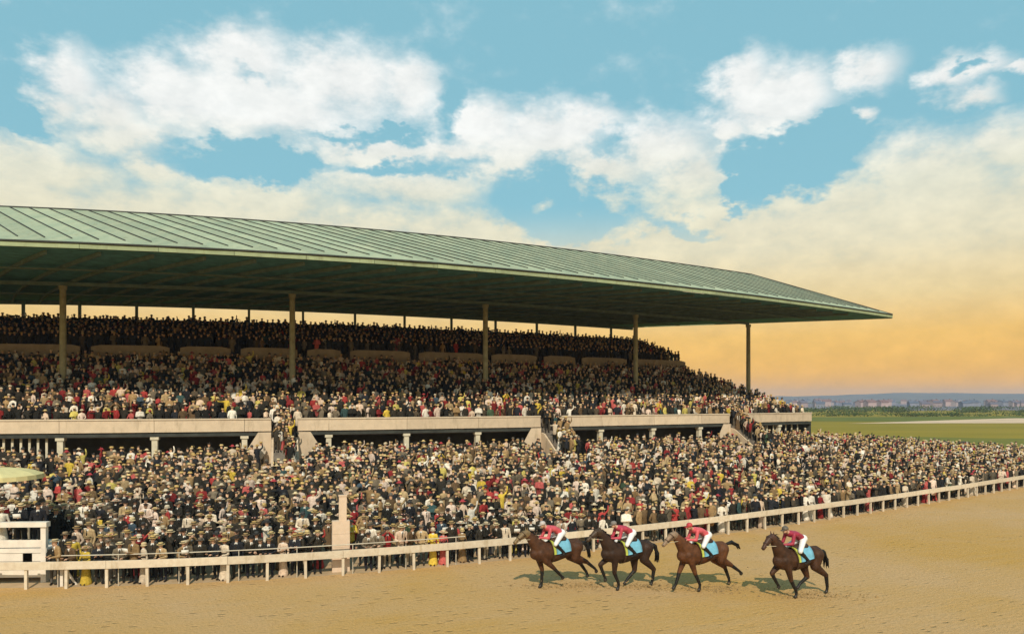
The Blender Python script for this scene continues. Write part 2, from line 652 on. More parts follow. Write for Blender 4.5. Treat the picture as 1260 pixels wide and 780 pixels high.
# a bank at the back of the lawn, down to the field
for i in range(len(_us)):
    x, y, z = lw.v[i * (NO + 1) + NO]
    a = rail(float(_us[i]))[2]
    lw.v.append((x - math.sin(a) * 5, y + math.cos(a) * 5, -0.05))
base = len(_us) * (NO + 1)
for i in range(len(_us) - 1):
    a = i * (NO + 1) + NO
    lw.f.append((a, a + NO + 1, base + i + 1, base + i)); lw.m.append(0)
tag(lw.build('sloping_lawn', M_LAWN, smooth=True), kind='structure')

# far turn of the track, a pale ribbon in the field on the right
ft = MB()
for k in range(41):
    t_ = k / 40
    ax = 108 + 230 * t_
    ay = 232 - 22 * t_ + 16 * math.sin(t_ * 2.2)
    wd = 3 + 62 * min(1, t_ * 2.4)
    ft.v.append((ax, ay, 0.03)); ft.v.append((ax + 6, ay + wd, 0.03))
    if k:
        b = 2 * k
        ft.f.append((b - 2, b, b + 1, b - 1)); ft.m.append(0)
tag(ft.build('far_track', M_PALE), kind='structure')
# strips of darker and yellower meadow
for nm, y0, y1, c, c2 in (('meadow', 262, 330, (0.15, 0.15, 0.025), (0.09, 0.115, 0.025)), ('pasture', 112, 150, (0.12, 0.135, 0.03), (0.19, 0.165, 0.025))):
    q = MB()
    for k in range(31):
        ax = 40 + (y1 * 0.9 + 120) * k / 30
        q.v.append((ax, y0 + 8 * math.sin(k * .7), 0.012)); q.v.append((ax, y1 + 10 * math.sin(k * .5 + 1), 0.012))
        if k:
            b = 2 * k
            q.f.append((b - 2, b, b + 1, b - 1)); q.m.append(0)
    tag(q.build(nm, mat(nm + '_grass', c, 0.95, scale=0.06, second=c2, bump=0.3, bscale=2, spec=0.1)), kind='structure')

fp = MB()  # distant ground sheet; its slate-blue base colour has the distance haze painted in
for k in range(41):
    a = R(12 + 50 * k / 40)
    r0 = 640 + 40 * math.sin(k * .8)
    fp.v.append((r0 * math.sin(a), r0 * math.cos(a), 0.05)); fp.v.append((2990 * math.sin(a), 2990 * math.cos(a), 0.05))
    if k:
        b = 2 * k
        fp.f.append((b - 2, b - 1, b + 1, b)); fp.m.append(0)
tag(fp.build('far_plain', mat('far_plain_haze_tint', (0.10, 0.115, 0.155), 0.95, scale=0.012, second=(0.22, 0.18, 0.20), spec=.05)), kind='structure')

# low hills along the horizon
hl = MB()
NA, prof = 150, [(0, 0.0), (120, .35), (350, .75), (650, 1.0), (900, .8), (1200, 0)]
for i in range(NA + 1):
    az = R(-70 + 140 * i / NA)
    hgt = 37 + 5 * math.sin(i * 0.11 + 1.0) + 5 * math.sin(i * .37) + random.uniform(-1.6, 1.6)
    for r, k in prof:
        rr = 3000 + r
        hl.v.append((rr * math.sin(az), rr * math.cos(az), -0.5 + hgt * k * (1 + random.uniform(-.06, .06) * (0 < k < 1))))
n = len(prof)
for i in range(NA):
    for j in range(n - 1):
        a = i * n + j
        hl.f.append((a, a + n, a + n + 1, a + 1)); hl.m.append(0)
tag(hl.build('hills', M_HILL, smooth=True), kind='structure')


def foliage(mb, cx, cy, z0, rx, ry, h, n, leaf):
    """leaf-sized faces through an uneven crown"""
    for _ in range(n):
        a, b = random.uniform(0, 2 * PI), random.uniform(-1, 1)
        rr = random.random() ** 0.4
        x = cx + rx * rr * math.sqrt(1 - b * b) * math.cos(a)
        y = cy + ry * rr * math.sqrt(1 - b * b) * math.sin(a)
        z = z0 + h * 0.5 + h * 0.5 * rr * b
        s = leaf * random.uniform(0.6, 1.3)
        u = Vector((random.gauss(0, 1), random.gauss(0, 1), random.gauss(0, .6))).normalized()
        w = u.cross(Vector((random.gauss(0, 1), random.gauss(0, 1), random.gauss(0, 1)))).normalized()
        p = Vector((x, y, max(z, 0.05)))
        mb.add([p - u * s, p + w * s * .8, p + u * s, p - w * s * .8], [(0, 1, 2, 3)])


M_LEAF = mat('hedge_leaves', (0.045, 0.085, 0.022), 0.9, scale=0.15, second=(0.10, 0.12, 0.03), spec=0.1)
hd = MB()
for band, (ya, yb, cnt, hh) in enumerate(((330, 350, 70, 1.8), (430, 470, 70, 2.6), (560, 630, 60, 2.8), (1500, 1700, 40, 5.0))):
    for k in range(cnt):
        yy = random.uniform(ya, yb)
        xx = yy * random.uniform(0.33, 0.95)
        h = hh * random.uniform(.55, 1.25)
        foliage(hd, xx, yy, 0, h * random.uniform(2, 7), h * .9, h, 120, h * .17)
tag(hd.build('hedgerows', M_LEAF), 'dark green hedgerows and scrub running across the far fields', 'hedgerow', kind='stuff')

# far town: small plain houses, a few pixels each
wall_cols = [(.34, .26, .27), (.42, .31, .31), (.22, .23, .29), (.38, .31, .31), (.19, .20, .27)]
roof_cols = [(.13, .12, .16), (.20, .12, .12), (.10, .12, .17)]
house_protos = []
for i in range(5):
    w_, l_, h_ = random.uniform(8, 15), random.uniform(7, 10), random.uniform(4.5, 7.5)
    wm, rm = MB(), MB()
    wm.box((0, 0, h_ / 2), (w_, l_, h_))
    wm.add([(-w_ / 2, -l_ / 2, h_), (-w_ / 2, l_ / 2, h_), (-w_ / 2, 0, h_ + 2.6)], [(0, 2, 1)])
    wm.add([(w_ / 2, -l_ / 2, h_), (w_ / 2, l_ / 2, h_), (w_ / 2, 0, h_ + 2.6)], [(0, 1, 2)])
    for sgn in (-1, 1):
        a = [(-w_ / 2 - .4, sgn * (l_ / 2 + .5), h_ - .2), (w_ / 2 + .4, sgn * (l_ / 2 + .5), h_ - .2), (w_ / 2 + .4, 0, h_ + 2.75), (-w_ / 2 - .4, 0, h_ + 2.75)]
        rm.hexa(a, [(p[0], p[1], p[2] + .25) for p in a])
    rm.box((w_ * .25, 0, h_ + 3.0), (.9, .9, 2.2))
    house_protos.append((wm.mesh('wall', mat('house_wall_%s' % 'abcde'[i], wall_cols[i], .9, .08, .3)),
                         rm.mesh('roof', mat('house_roof_%s' % 'abc'[i % 3], roof_cols[i % 3], .9, .1, .3))))
for k in range(120):
    yy = random.choice((750, 900, 1050, 1250, 1600, 2000, 2400)) * random.uniform(.92, 1.1)
    xx = yy * random.uniform(0.38, 0.80)
    wm, rm = house_protos[k % 5]
    sc_ = random.uniform(.6, .9) * (1 + (yy > 1500) * .35)
    e = empty('house', (xx, yy, -0.02))
    e.rotation_euler = (0, 0, random.uniform(-.6, .6)); e.scale = (sc_, sc_, sc_)
    tag(e, 'tiny gable-roofed house of the hazy town below the far hills', 'house', 'houses of the far town')
    place('wall', wm, e); place('roof', rm, e)

# ------------------------------------------------------------------ grandstand
M_ROOF = mat('painted_roof_metal', (0.285, 0.34, 0.245), 0.8, scale=0.8, second=(0.40, 0.42, 0.29), bump=0.2, bscale=2, spec=0.15, stretch=(1.6, .35, .35), rnd=.16, stain=(.20, .19, .11))
M_SEAM = mat('dark_seam_metal', (0.035, 0.035, 0.028), 0.6, .2)
M_FASCIA = mat('pale_green_fascia', (0.31, 0.36, 0.21), 0.8, .1, 1.2, rnd=.12, stain=(.16, .15, .08))
M_SOFFIT = mat('soffit_boards', (0.095, 0.245, 0.24), 0.85, .2, 1.5)
M_BEAM = mat('roof_timber', (0.14, 0.18, 0.145), 0.8, .15, 2.0)
M_COLUMN = mat('olive_column_paint', (0.33, 0.29, 0.17), 0.6, .15, 2.5)
M_WHITE = mat('cream_parapet_paint', (0.64, 0.50, 0.36), 0.85, .06, 2.0, bump=.2, bscale=10, rnd=.12, stain=(.34, .26, .17))
M_SILL = mat('parapet_cap', (0.67, 0.54, 0.40), 0.8, .06, 2.0, rnd=.1, stain=(.4, .31, .2))
M_MID = mat('weathered_plank_paint', (0.30, 0.235, 0.17), 0.85, .12, 2.0)
M_STEP = mat('grey_boards', (0.20, 0.17, 0.14), 0.9, .15, 3.0)
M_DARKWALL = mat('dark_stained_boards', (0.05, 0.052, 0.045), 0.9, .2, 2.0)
M_POST = mat('post_cream_paint', (0.64, 0.56, 0.42), 0.8, .1, 3.0)

stand = empty('grandstand', P(20, 0, 0))
tag(stand, 'long covered grandstand with green hipped metal roof above packed terraces', 'grandstand')


def span(s0, s1, step=2.0):
    n = max(1, int(math.ceil((s1 - s0) / step)))
    return [s0 + (s1 - s0) * i / n for i in range(n + 1)]


def strip(mb, s0, s1, d0, d1, z0, z1, mi=0, step=2.0):
    """curved box running along the stand; ends closed"""
    ss = span(s0, s1, step)
    o = len(mb.v)
    for s in ss:
        for d, z in ((d0, z0), (d1, z0), (d1, z1), (d0, z1)):
            mb.v.append(tuple(P(s, d, z)))
    for i in range(len(ss) - 1):
        for j in range(4):
            a, b = o + i * 4 + j, o + i * 4 + (j + 1) % 4
            mb.f.append((a, a + 4, b + 4, b)); mb.m.append(mi)
    mb.f.append((o, o + 1, o + 2, o + 3)); mb.m.append(mi)
    e = o + (len(ss) - 1) * 4
    mb.f.append((e + 3, e + 2, e + 1, e)); mb.m.append(mi)
    return mb


# terraces: fourteen rows below the cross aisle, nine above it
ROWS = []
z, d = 5.30, 0.25
for i in range(14):
    ROWS.append((d, 5.30 + 0.318 * i)); d += 0.745
for i in range(9):
    ROWS.append((11.15 + 0.75 * i, 10.95 + 0.255 * i))
te = MB()
strip(te, S_LEFT, s_end(10.7), 10.62, 11.2, 8.3, 9.5, step=4)
strip(te, S_LEFT, s_end(11.1), 11.03, 11.2, 9.4, 10.94, step=4)
for i, (d, z) in enumerate(ROWS):
    d2 = ROWS[i + 1][0] if i + 1 < len(ROWS) else D_REAR + 0.1
    strip(te, S_LEFT, s_end(d), d, d2 + 0.03, z - (0.2 if i == 0 else 0.5 if i == 1 else 1.0), z, step=4)
te.build('terrace', M_STEP, stand)
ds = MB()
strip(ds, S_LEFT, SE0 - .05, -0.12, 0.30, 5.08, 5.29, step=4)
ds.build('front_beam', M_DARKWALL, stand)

GAPS = [(s_at(334, 0), s_at(366, 0)), (s_at(664, 0), s_at(690, 0)), (s_at(896, 0), s_at(911, 0)), (s_at(-260, 0), s_at(-228, 0))]
GAPS.sort()
# parapet in lengths between the supports, broken where the stairs come up
cuts = [S_LEFT]
SUP = [S0 + 2.2 + BAY / 3 * k for k in range(-6, 14)]
for a, b in GAPS:
    cuts += [a, b]
cuts.append(SE0)
for i in range(0, len(cuts), 2):
    a, b = cuts[i], cuts[i + 1]
    joints = [a] + [s for s in SUP if a + 1.2 < s < b - 1.2] + [b]
    for u0, u1 in zip(joints, joints[1:]):
        m = MB()
        strip(m, u0 + 0.012, u1 - 0.012, -0.17, -0.05, Z_PAR - H_PAR, Z_PAR - 0.09)
        pn = m.build('parapet_panel', M_WHITE, stand)
        m = MB()
        strip(m, u0 + 0.004, u1 - 0.004, -0.22, 0.02, Z_PAR - 0.09, Z_PAR)
        m.build('cap', M_SILL, pn)
# open space under the front: posts, dark boarding behind
for s in SUP:
    if S_LEFT < s < SE0 - .5 and not any(a - .4 < s < b + .4 for a, b in GAPS):
        m = MB()
        p = P(s, 0.12, 4.0)
        m.box((p.x, p.y, 3.98), (0.34, 0.34, 2.18), ANG(s))
        m.box((p.x, p.y, 4.98), (0.5, 0.46, 0.18), ANG(s))
        m.build('support_post', M_POST, stand)
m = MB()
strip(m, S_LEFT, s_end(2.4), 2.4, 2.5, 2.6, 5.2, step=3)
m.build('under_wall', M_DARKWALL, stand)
# pale pickets closing the first and the last bay
for s0, s1, stp in ((s_at(-30, 0), s_at(62, 0), 0.48), (s_at(922, 0), s_at(990, 0), 0.95)):
    s = s0
    while s < s1:
        p = P(s, 0.25, 4.0)
        m = MB(); m.box((p.x, p.y, 4.0), (0.13, 0.07, 2.15), ANG(s))
        m.build('picket', M_POST, stand)
        s += stp

# stairs up through the gaps, with sloping side walls
for a, b in GAPS:
    st = empty('stairs', (0, 0, 0), stand)
    nst = 13
    for k in range(nst):
        zt = 3.0 + (5.28 - 3.0) * (k + 1) / nst
        dd = -3.6 + 3.6 * k / nst
        m = MB(); strip(m, a + .16, b - .16, dd, dd + .30, zt - .32, zt, step=5)
        m.build('step', M_STEP, st)
    for e, sg in ((a, -1), (b, 1)):
        m = MB()
        e0, e1 = (e - .0, e + .14) if sg < 0 else (e - .14, e)
        pts = [(-0.24, 2.6), (-3.5, 2.3), (-3.5, 2.9), (-3.1, 3.2), (-0.7, 4.85), (-0.24, 4.95)]
        vv = [P(e0, dd, zz) for dd, zz in pts] + [P(e1, dd, zz) for dd, zz in pts]
        k = len(pts)
        m.add(vv, [tuple(range(k)), tuple(reversed(range(k, 2 * k)))] + [(i, k + i, k + (i + 1) % k, (i + 1) % k) for i in range(k)])
        m.build('stair_wall', M_WHITE, st)
        # flared wing beside the flight
        m = MB()
        w0, w1 = (e - 1.5, e - .02) if sg < 0 else (e + .02, e + 1.5)
        hi, lo = (w1, w0) if sg < 0 else (w0, w1)
        q = [P(lo, -0.3, 2.7), P(hi, -0.3, 2.7), P(hi, -0.3, 5.30), P(lo + (hi - lo) * .45, -0.3, 5.30), P(lo, -0.3, 4.2)]
        q2 = [P(lo, -0.20, 2.7), P(hi, -0.20, 2.7), P(hi, -0.20, 5.30), P(lo + (hi - lo) * .45, -0.20, 5.30), P(lo, -0.20, 4.2)]
        m.add(q + q2, [(0, 1, 2, 3, 4), (9, 8, 7, 6, 5)] + [(i, 5 + i, 5 + (i + 1) % 5, (i + 1) % 5) for i in range(5)])
        m.build('wing_wall', M_WHITE, st)

# wall of the cross aisle, in panels, with ramped gaps
ms = S_LEFT
mg = [s_at(x, D_MID) for x in (-60, 105, 215, 290, 372, 425, 510, 600, 665, 712, 775)]
ends = mg + [s_end(D_MID) - .1]
prev = S_LEFT
for i, e in enumerate(ends):
    m = MB()
    a, b = prev, e - 0.42
    if i == len(ends) - 1:
        b = e
    if b - a > .6:
        rmp = min(.7, (b - a) * .35)
        # sloping shoulders at both ends of each panel
        ss = [a, a + rmp] + span(a + rmp, b - rmp, 2.0)[1:] + [b]
        o = len(m.v)
        for j, s in enumerate(ss):
            zt = Z_MID - (0.13 if j in (0, len(ss) - 1) else 0)
            for d, zz in ((D_MID, 9.2), (D_MID + .1, 9.2), (D_MID + .1, zt), (D_MID, zt)):
                m.v.append(tuple(P(s, d, zz)))
        for j in range(len(ss) - 1):
            for q in range(4):
                f0, f1 = o + j * 4 + q, o + j * 4 + (q + 1) % 4
                m.f.append((f0, f0 + 4, f1 + 4, f1)); m.m.append(0)
        m.f.append((o, o + 1, o + 2, o + 3)); m.m.append(0)
        e_ = o + (len(ss) - 1) * 4
        m.f.append((e_ + 3, e_ + 2, e_ + 1, e_)); m.m.append(0)
        m.build('aisle_wall_panel', M_MID, stand)
    prev = e + 0.42

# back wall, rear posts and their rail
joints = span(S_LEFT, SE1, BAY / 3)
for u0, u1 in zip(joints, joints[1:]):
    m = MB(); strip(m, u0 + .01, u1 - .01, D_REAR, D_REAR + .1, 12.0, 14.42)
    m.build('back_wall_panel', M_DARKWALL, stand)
s = s_at(30, D_REAR) - BAY / 3 * 4
while s < SE1 - .2:
    if s > S_LEFT:
        p = P(s, D_REAR - 0.15, 0)
        m = MB(); m.box((p.x, p.y, 14.2), (.2, .2, 3.3), ANG(s))
        m.build('rear_post', M_BEAM, stand)
    s += BAY / 3
# right-hand end wall under the terraces
m = MB()
vv = []
for d, z in [(0.0, 5.3)] + [(r[0], r[1] + .02) for r in ROWS] + [(D_REAR, 13.1)]:
    for off in (0.02, 0.12):
        vv += [P(s_end(d) + off, d, 1.5), P(s_end(d) + off, d, z)]
nn_ = len(vv) // 4
ff = []
for i in range(nn_ - 1):
    a, b = 4 * i, 4 * i + 4
    ff += [(a, b, b + 1, a + 1), (a + 3, b + 3, b + 2, a + 2), (a + 1, b + 1, b + 3, a + 3)]
m.add(vv, ff)
m.build('end_wall', M_DARKWALL, stand)

# main columns: tapered pipe on a block, capital under the girder
for k in range(-2, 5):
    s = S0 + BAY * k
    p = P(s, D_COL, 0)
    c = MB()
    zf = 5.3 + .4 * D_COL
    c.lathe([(.30, zf - .6), (.30, zf + .55), (.235, zf + .62), (.225, zf + 1.2), (.205, Z_SOF - .75), (.26, Z_SOF - .7), (.28, Z_SOF - .45)], 16, (p.x, p.y, 0))
    c.build('column', M_COLUMN, stand, smooth=False)

roof = empty('roof', (0, 0, 0), stand)
S_R = s_at(925, D_RIDGE)
Z_EV = Z_SOF + 0.34


def roof_right(d):
    return RE0 + (RE1 - RE0) * (d + 3.6) / (D_REAR + .4 + 3.6)


def eave_pt(s, z):
    return P(s, d_eave(s), z)


SKEW = (RE0 - RE1) / (D_REAR + 4.0)                  # panels and rafters lie parallel to the cut end of the roof
S_A = S_R + SKEW * (D_RIDGE + 4.3)                   # where the seam that ends at the apex starts


def ridge_or_hip(s):
    """top of the panel edge that starts at s on the eave"""
    if s <= S_A:
        return P(s - SKEW * (D_RIDGE - d_eave(s)) - (S_A - SKEW * (D_RIDGE - d_eave(S_A)) - S_R), D_RIDGE, Z_RIDGE)
    k = (s - S_A) / (RE0 - S_A)
    a, b = P(S_R, D_RIDGE, Z_RIDGE), eave_pt(RE0, Z_EV)
    return a.lerp(b, k)


# panels lie across the roof; near the hip they are cut short
NPAN = 78
edges = [S_LEFT + (RE0 - S_LEFT) * i / NPAN for i in range(NPAN + 1)]
up = Vector((0, 0, 1))
for i in range(NPAN):
    s0, s1 = edges[i], edges[i + 1]
    q = [eave_pt(s0, Z_EV), eave_pt(s1, Z_EV), ridge_or_hip(s1), ridge_or_hip(s0)]
    lift = 0.008 * (i % 2) + random.uniform(0, .006)
    m = MB()
    if i == NPAN - 1:
        m.add([q[0], q[1], q[3]] + [p + up * (.05 + lift) for p in (q[0], q[1], q[3])], [(2, 1, 0), (3, 4, 5), (0, 1, 4, 3), (1, 2, 5, 4), (2, 0, 3, 5)])
    else:
        m.hexa(q, [p + up * (.05 + lift) for p in q])
    m.build('roof_panel', M_ROOF, roof)
    if i:
        a, b = eave_pt(s0, Z_EV).lerp(ridge_or_hip(s0), 0.09), ridge_or_hip(s0)
        if (b - a).length > .4:
            m = MB()
            w_ = Vector((math.cos(ANG(s0)), math.sin(ANG(s0)), 0)) * .026
            m.hexa([a - w_ + up * .04, a + w_ + up * .04, b + w_ + up * .04, b - w_ + up * .04],
                   [a - w_ + up * .12, a + w_ + up * .12, b + w_ + up * .12, b - w_ + up * .12])
            m.build('seam', M_SEAM, roof)
# back slope and hip end
D_BK = D_REAR + 0.4
bedges = [S_LEFT + (RE1 - S_LEFT) * i / 40 for i in range(41)]
for s0, s1 in zip(bedges, bedges[1:]):
    t0 = P(min(s0, S_R), D_RIDGE, Z_RIDGE)
    t1 = P(min(s1, S_R), D_RIDGE, Z_RIDGE)
    q = [P(s1, D_BK, Z_EV), P(s0, D_BK, Z_EV), t0, t1]
    m = MB()
    if (t0 - t1).length < .01:
        m.add([q[0], q[1], q[2]] + [p + up * .05 for p in q[:3]], [(2, 1, 0), (3, 4, 5), (0, 1, 4, 3), (1, 2, 5, 4), (2, 0, 3, 5)])
    else:
        m.hexa(q, [p + up * .05 for p in q])
    m.build('back_roof_panel', M_ROOF, roof)
apex, c0, c1 = P(S_R, D_RIDGE, Z_RIDGE), eave_pt(RE0, Z_EV), P(RE1, D_BK, Z_EV)
NH = 16
for i in range(NH):
    a, b = c0.lerp(c1, i / NH), c0.lerp(c1, (i + 1) / NH)
    m = MB()
    m.add([a, b, apex, a + up * .05, b + up * .05, apex + up * .05], [(2, 1, 0), (3, 4, 5), (0, 1, 4, 3), (1, 2, 5, 4), (2, 0, 3, 5)])
    m.build('hip_panel', M_ROOF, roof)
# ridge and hip caps
m = MB()
m.tube([P(s, D_RIDGE, Z_RIDGE + .06) for s in span(S_LEFT - 8, S_R, 3)], .085, 6)
m.build('ridge_cap', M_SEAM, roof)
m = MB()
m.tube([apex + up * .06, c0 + up * .06], .07, 6)
m.build('hip_cap', M_SEAM, roof)
m = MB()
m.tube([apex + up * .06, c1 + up * .06], .07, 6)
m.build('hip_cap', M_SEAM, roof)
# fascia boards, gutter, soffit and timbers
fj = span(S_LEFT, RE0, 4.05)
for s0, s1 in zip(fj, fj[1:]):
    m = MB()
    q = []
    for s in (s0 + .01, s1 - .01):
        q.append((P(s, d_eave(s) - .04, 0), P(s, d_eave(s) + .04, 0)))
    zz0, zz1 = Z_SOF + .06, Z_EV + .02
    f = lambda v, z: Vector((v.x, v.y, z))
    m.hexa([f(q[0][0], zz0), f(q[1][0], zz0), f(q[1][1], zz0), f(q[0][1], zz0)], [f(q[0][0], zz1), f(q[1][0], zz1), f(q[1][1], zz1), f(q[0][1], zz1)])
    m.build('fascia_board', M_FASCIA, roof)
m = MB()
m.tube([P(s, d_eave(s) - .05, Z_EV + .03) for s in span(S_LEFT, RE0 - .1, 2)], .062, 6)
m.build('gutter', M_SEAM, roof)
m = MB()
aa, bb = c0 - up * .36, c1 - up * .36
nrm = (bb - aa).cross(up).normalized() * .05
m.hexa([aa - nrm, bb - nrm, bb + nrm, aa + nrm], [aa - nrm + up * .37, bb - nrm + up * .37, bb + nrm + up * .37, aa + nrm + up * .37])
m.build('end_fascia', M_FASCIA, roof)
m = MB()
ss = span(S_LEFT, RE0, 2.5)
o = 0
NDV = 8
for s in ss:
    for j in range(NDV + 1):
        k = j / NDV
        de = d_eave(s) + .05
        dmax = D_BK
        if s > RE1:
            dmax = -3.6 + (D_BK + 3.6) * (RE0 - s) / (RE0 - RE1)
            dmax = max(dmax, de)
        m.v.append(tuple(P(s, de + (dmax - de) * k, Z_SOF + .04)))
for i in range(len(ss) - 1):
    for j in range(NDV):
        a = i * (NDV + 1) + j
        m.f.append((a, a + 1, a + NDV + 2, a + NDV + 1)); m.m.append(0)
m.build('soffit', M_SOFFIT, roof)
s = S_LEFT + 1.0
while s < RE0 - 6:
    de = d_eave(s) + .6
    m = MB()
    pts_ = [P(s - SKEW * (d_ - de), d_, 0) for d_ in np.linspace(de, D_BK - .1, 9)]
    for a, b in zip(pts_, pts_[1:]):
        w_ = (b - a).cross(up).normalized() * .065
        m.hexa([a - w_ + up * (Z_SOF - .20), a + w_ + up * (Z_SOF - .20), b + w_ + up * (Z_SOF - .20), b - w_ + up * (Z_SOF - .20)],
               [a - w_ + up * (Z_SOF + .03), a + w_ + up * (Z_SOF + .03), b + w_ + up * (Z_SOF + .03), b - w_ + up * (Z_SOF + .03)])
    m.build('rafter', M_BEAM, roof)
    s += BAY / 6
for d, hh in ((D_COL, .45), (0.4, .30), (12.0, .30)):
    lim = RE0 - (RE0 - RE1) * (d + 3.6) / (D_BK + 3.6) - 3.6
    m = MB(); strip(m, S_LEFT, lim, d - .1, d + .1, Z_SOF - hh, Z_SOF - .205, step=3)
    m.build('girder', M_BEAM, roof)
m = MB(); strip(m, S_LEFT, RE1 - .1, D_BK - .1, D_BK, Z_SOF - .3, Z_EV, step=3)
m.build('back_fascia', M_BEAM, roof)

# ------------------------------------------------------------------ running rail and the wire fence behind it
M_RAIL = mat('white_rail_paint', (0.70, 0.60, 0.47), 0.75, scale=5.0, second=(0.58, 0.47, 0.35), bump=.3, bscale=14, rnd=.12, stain=(.36, .26, .14))
fence = empty('running_rail', (*rail(20)[:2], 0))
tag(fence, 'long white running rail with wide top board on square posts', 'rail fence')
pu = list(np.arange(1.0, U_MAX - 1, 1.52))
for i, u in enumerate(pu):
    x, y, a = rail(u, 0.10)
    m = MB()
    lean = random.uniform(-.02, .02)
    m.hexa([(x + cx * math.cos(a) - cy * math.sin(a), y + cx * math.sin(a) + cy * math.cos(a), -.05) for cx, cy in ((-.055, -.05), (.055, -.05), (.055, .05), (-.055, .05))],
           [(x + lean + cx * math.cos(a) - cy * math.sin(a), y + cx * math.sin(a) + cy * math.cos(a), 1.07) for cx, cy in ((-.055, -.05), (.055, -.05), (.055, .05), (-.055, .05))])
    m.build('post', M_RAIL, fence)
for i in range(0, len(pu) - 3, 3):
    uu = [pu[i] + (pu[i + 3] - pu[i]) * k / 4 for k in range(5)]
    uu[0] += .006; uu[-1] -= .006
    m = MB()
    o = 0
    jz = random.uniform(-.012, .012)
    for u in uu:
        for of, z in ((0.0, .79), (0.045, .79), (0.045, 1.10), (0.0, 1.10)):
            x, y, a = rail(u, of)
            m.v.append((x, y, z + jz))
    for k in range(4):
        for j in range(4):
            a_, b_ = k * 4 + j, k * 4 + (j + 1) % 4
            m.f.append((a_, a_ + 4, b_ + 4, b_)); m.m.append(0)
    m.f += [(0, 1, 2, 3), (19, 18, 17, 16)]; m.m += [0, 0]
    m.build('rail_board', M_RAIL, fence)

M_PIPE = mat('pale_pipe_paint', (0.55, 0.48, 0.38), 0.6, .1, 3.0)
UX = lambda xp: float(np.interp(xp, 630 + F_PX * _RX / _RY, _RU))
wf = empty('pipe_fence', (*rail(UX(300), .3)[:2], 0))
tag(wf, 'thin pale pipe fence standing just behind the running rail', 'pipe fence')
ua, ub = UX(66), UX(575)
m = MB()
m.tube([(*rail(u, .30)[:2], 1.27) for u in np.linspace(ua, ub, 24)], .022, 6)
m.build('pipe', M_PIPE, wf)
for u in np.arange(ua, ub, 2.3):
    x, y, a = rail(u, .30)
    m = MB(); m.tube([(x, y, 0), (x, y, 1.25)], .02, 6)
    m.build('stake', M_PIPE, wf)

# ------------------------------------------------------------------ figures: shapes fused into one continuous skin
def prim_geo(prims, n=12):
    mb = MB()
    for p0, p1, r0, r1, tg, W, ratio in prims:
        p0, p1 = Vector(p0), Vector(p1)
        ax = p1 - p0
        if ax.length < 1e-5:
            ax = Vector((0, 0, 1e-4))
        dz = ax.normalized()
        w = Vector(W) if W else (Vector((1, 0, 0)) if abs(dz.x) < .9 else Vector((0, 1, 0)))
        w = (w - dz * w.dot(dz)).normalized()
        v = dz.cross(w)
        rings = []
        for k in (-80, -50, -22):
            a = R(k)
            rings.append((p0 + dz * r0 * math.sin(a), r0 * math.cos(a)))
        rings += [(p0, r0), (p0.lerp(p1, .5), (r0 + r1) / 2), (p1, r1)]
        for k in (22, 50, 80):
            a = R(k)
            rings.append((p1 + dz * r1 * math.sin(a), r1 * math.cos(a)))
        o = len(mb.v)
        for c, r in rings:
            for j in range(n):
                an = 2 * PI * j / n
                mb.v.append(tuple(c + w * (r * ratio * math.cos(an)) + v * (r * math.sin(an))))
        for i in range(len(rings) - 1):
            for j in range(n):
                a, b = o + i * n + j, o + i * n + (j + 1) % n
                mb.f.append((a, b, b + n, a + n)); mb.m.append(0)
        mb.f.append(tuple(o + j for j in reversed(range(n)))); mb.m.append(0)
        mb.f.append(tuple(o + (len(rings) - 1) * n + j for j in range(n))); mb.m.append(0)
    return mb


def fuse(prims, voxel, ratio=None, smooth=4):
    """union of the shapes as (verts, tris, tag per tri)"""
    o = prim_geo(prims).build('figure_tmp', [])
    md = o.modifiers.new('r', 'REMESH'); md.mode = 'VOXEL'; md.voxel_size = voxel
    if smooth:
        ms_ = o.modifiers.new('s', 'SMOOTH'); ms_.factor = .5; ms_.iterations = smooth
    if ratio:
        mdc = o.modifiers.new('d', 'DECIMATE'); mdc.ratio = ratio
    dg = bpy.context.evaluated_depsgraph_get()
    ev = o.evaluated_get(dg)
    me = ev.to_mesh()
    me.calc_loop_triangles()
    V = np.empty(len(me.vertices) * 3); me.vertices.foreach_get('co', V); V = V.reshape(-1, 3)
    T = np.empty(len(me.loop_triangles) * 3, dtype=np.int32); me.loop_triangles.foreach_get('vertices', T); T = T.reshape(-1, 3)
    ev.to_mesh_clear()
    dm = o.data
    bpy.data.objects.remove(o); bpy.data.meshes.remove(dm)
    C = V[T].mean(axis=1)
    best = np.full(len(C), 1e9); tg_ = np.zeros(len(C), dtype=np.int32)
    for p0, p1, r0, r1, tg, W, ra in prims:
        p0, p1 = np.array(p0, float), np.array(p1, float)
        ax = p1 - p0
        L2 = max(ax @ ax, 1e-9)
        t = np.clip((C - p0) @ ax / L2, 0, 1)
        q = C - (p0 + t[:, None] * ax)
        if ra != 1.0 and W:
            w = np.array(W, float); dz = ax / math.sqrt(L2)
            w = w - dz * (w @ dz); w /= np.linalg.norm(w)
            q = q - np.outer((q @ w) * (1 - 1 / ra), w)
        dist = np.linalg.norm(q, axis=1) - (r0 + (r1 - r0) * t)
        k = dist < best
        best[k] = dist[k]; tg_[k] = tg
    return V, T, tg_


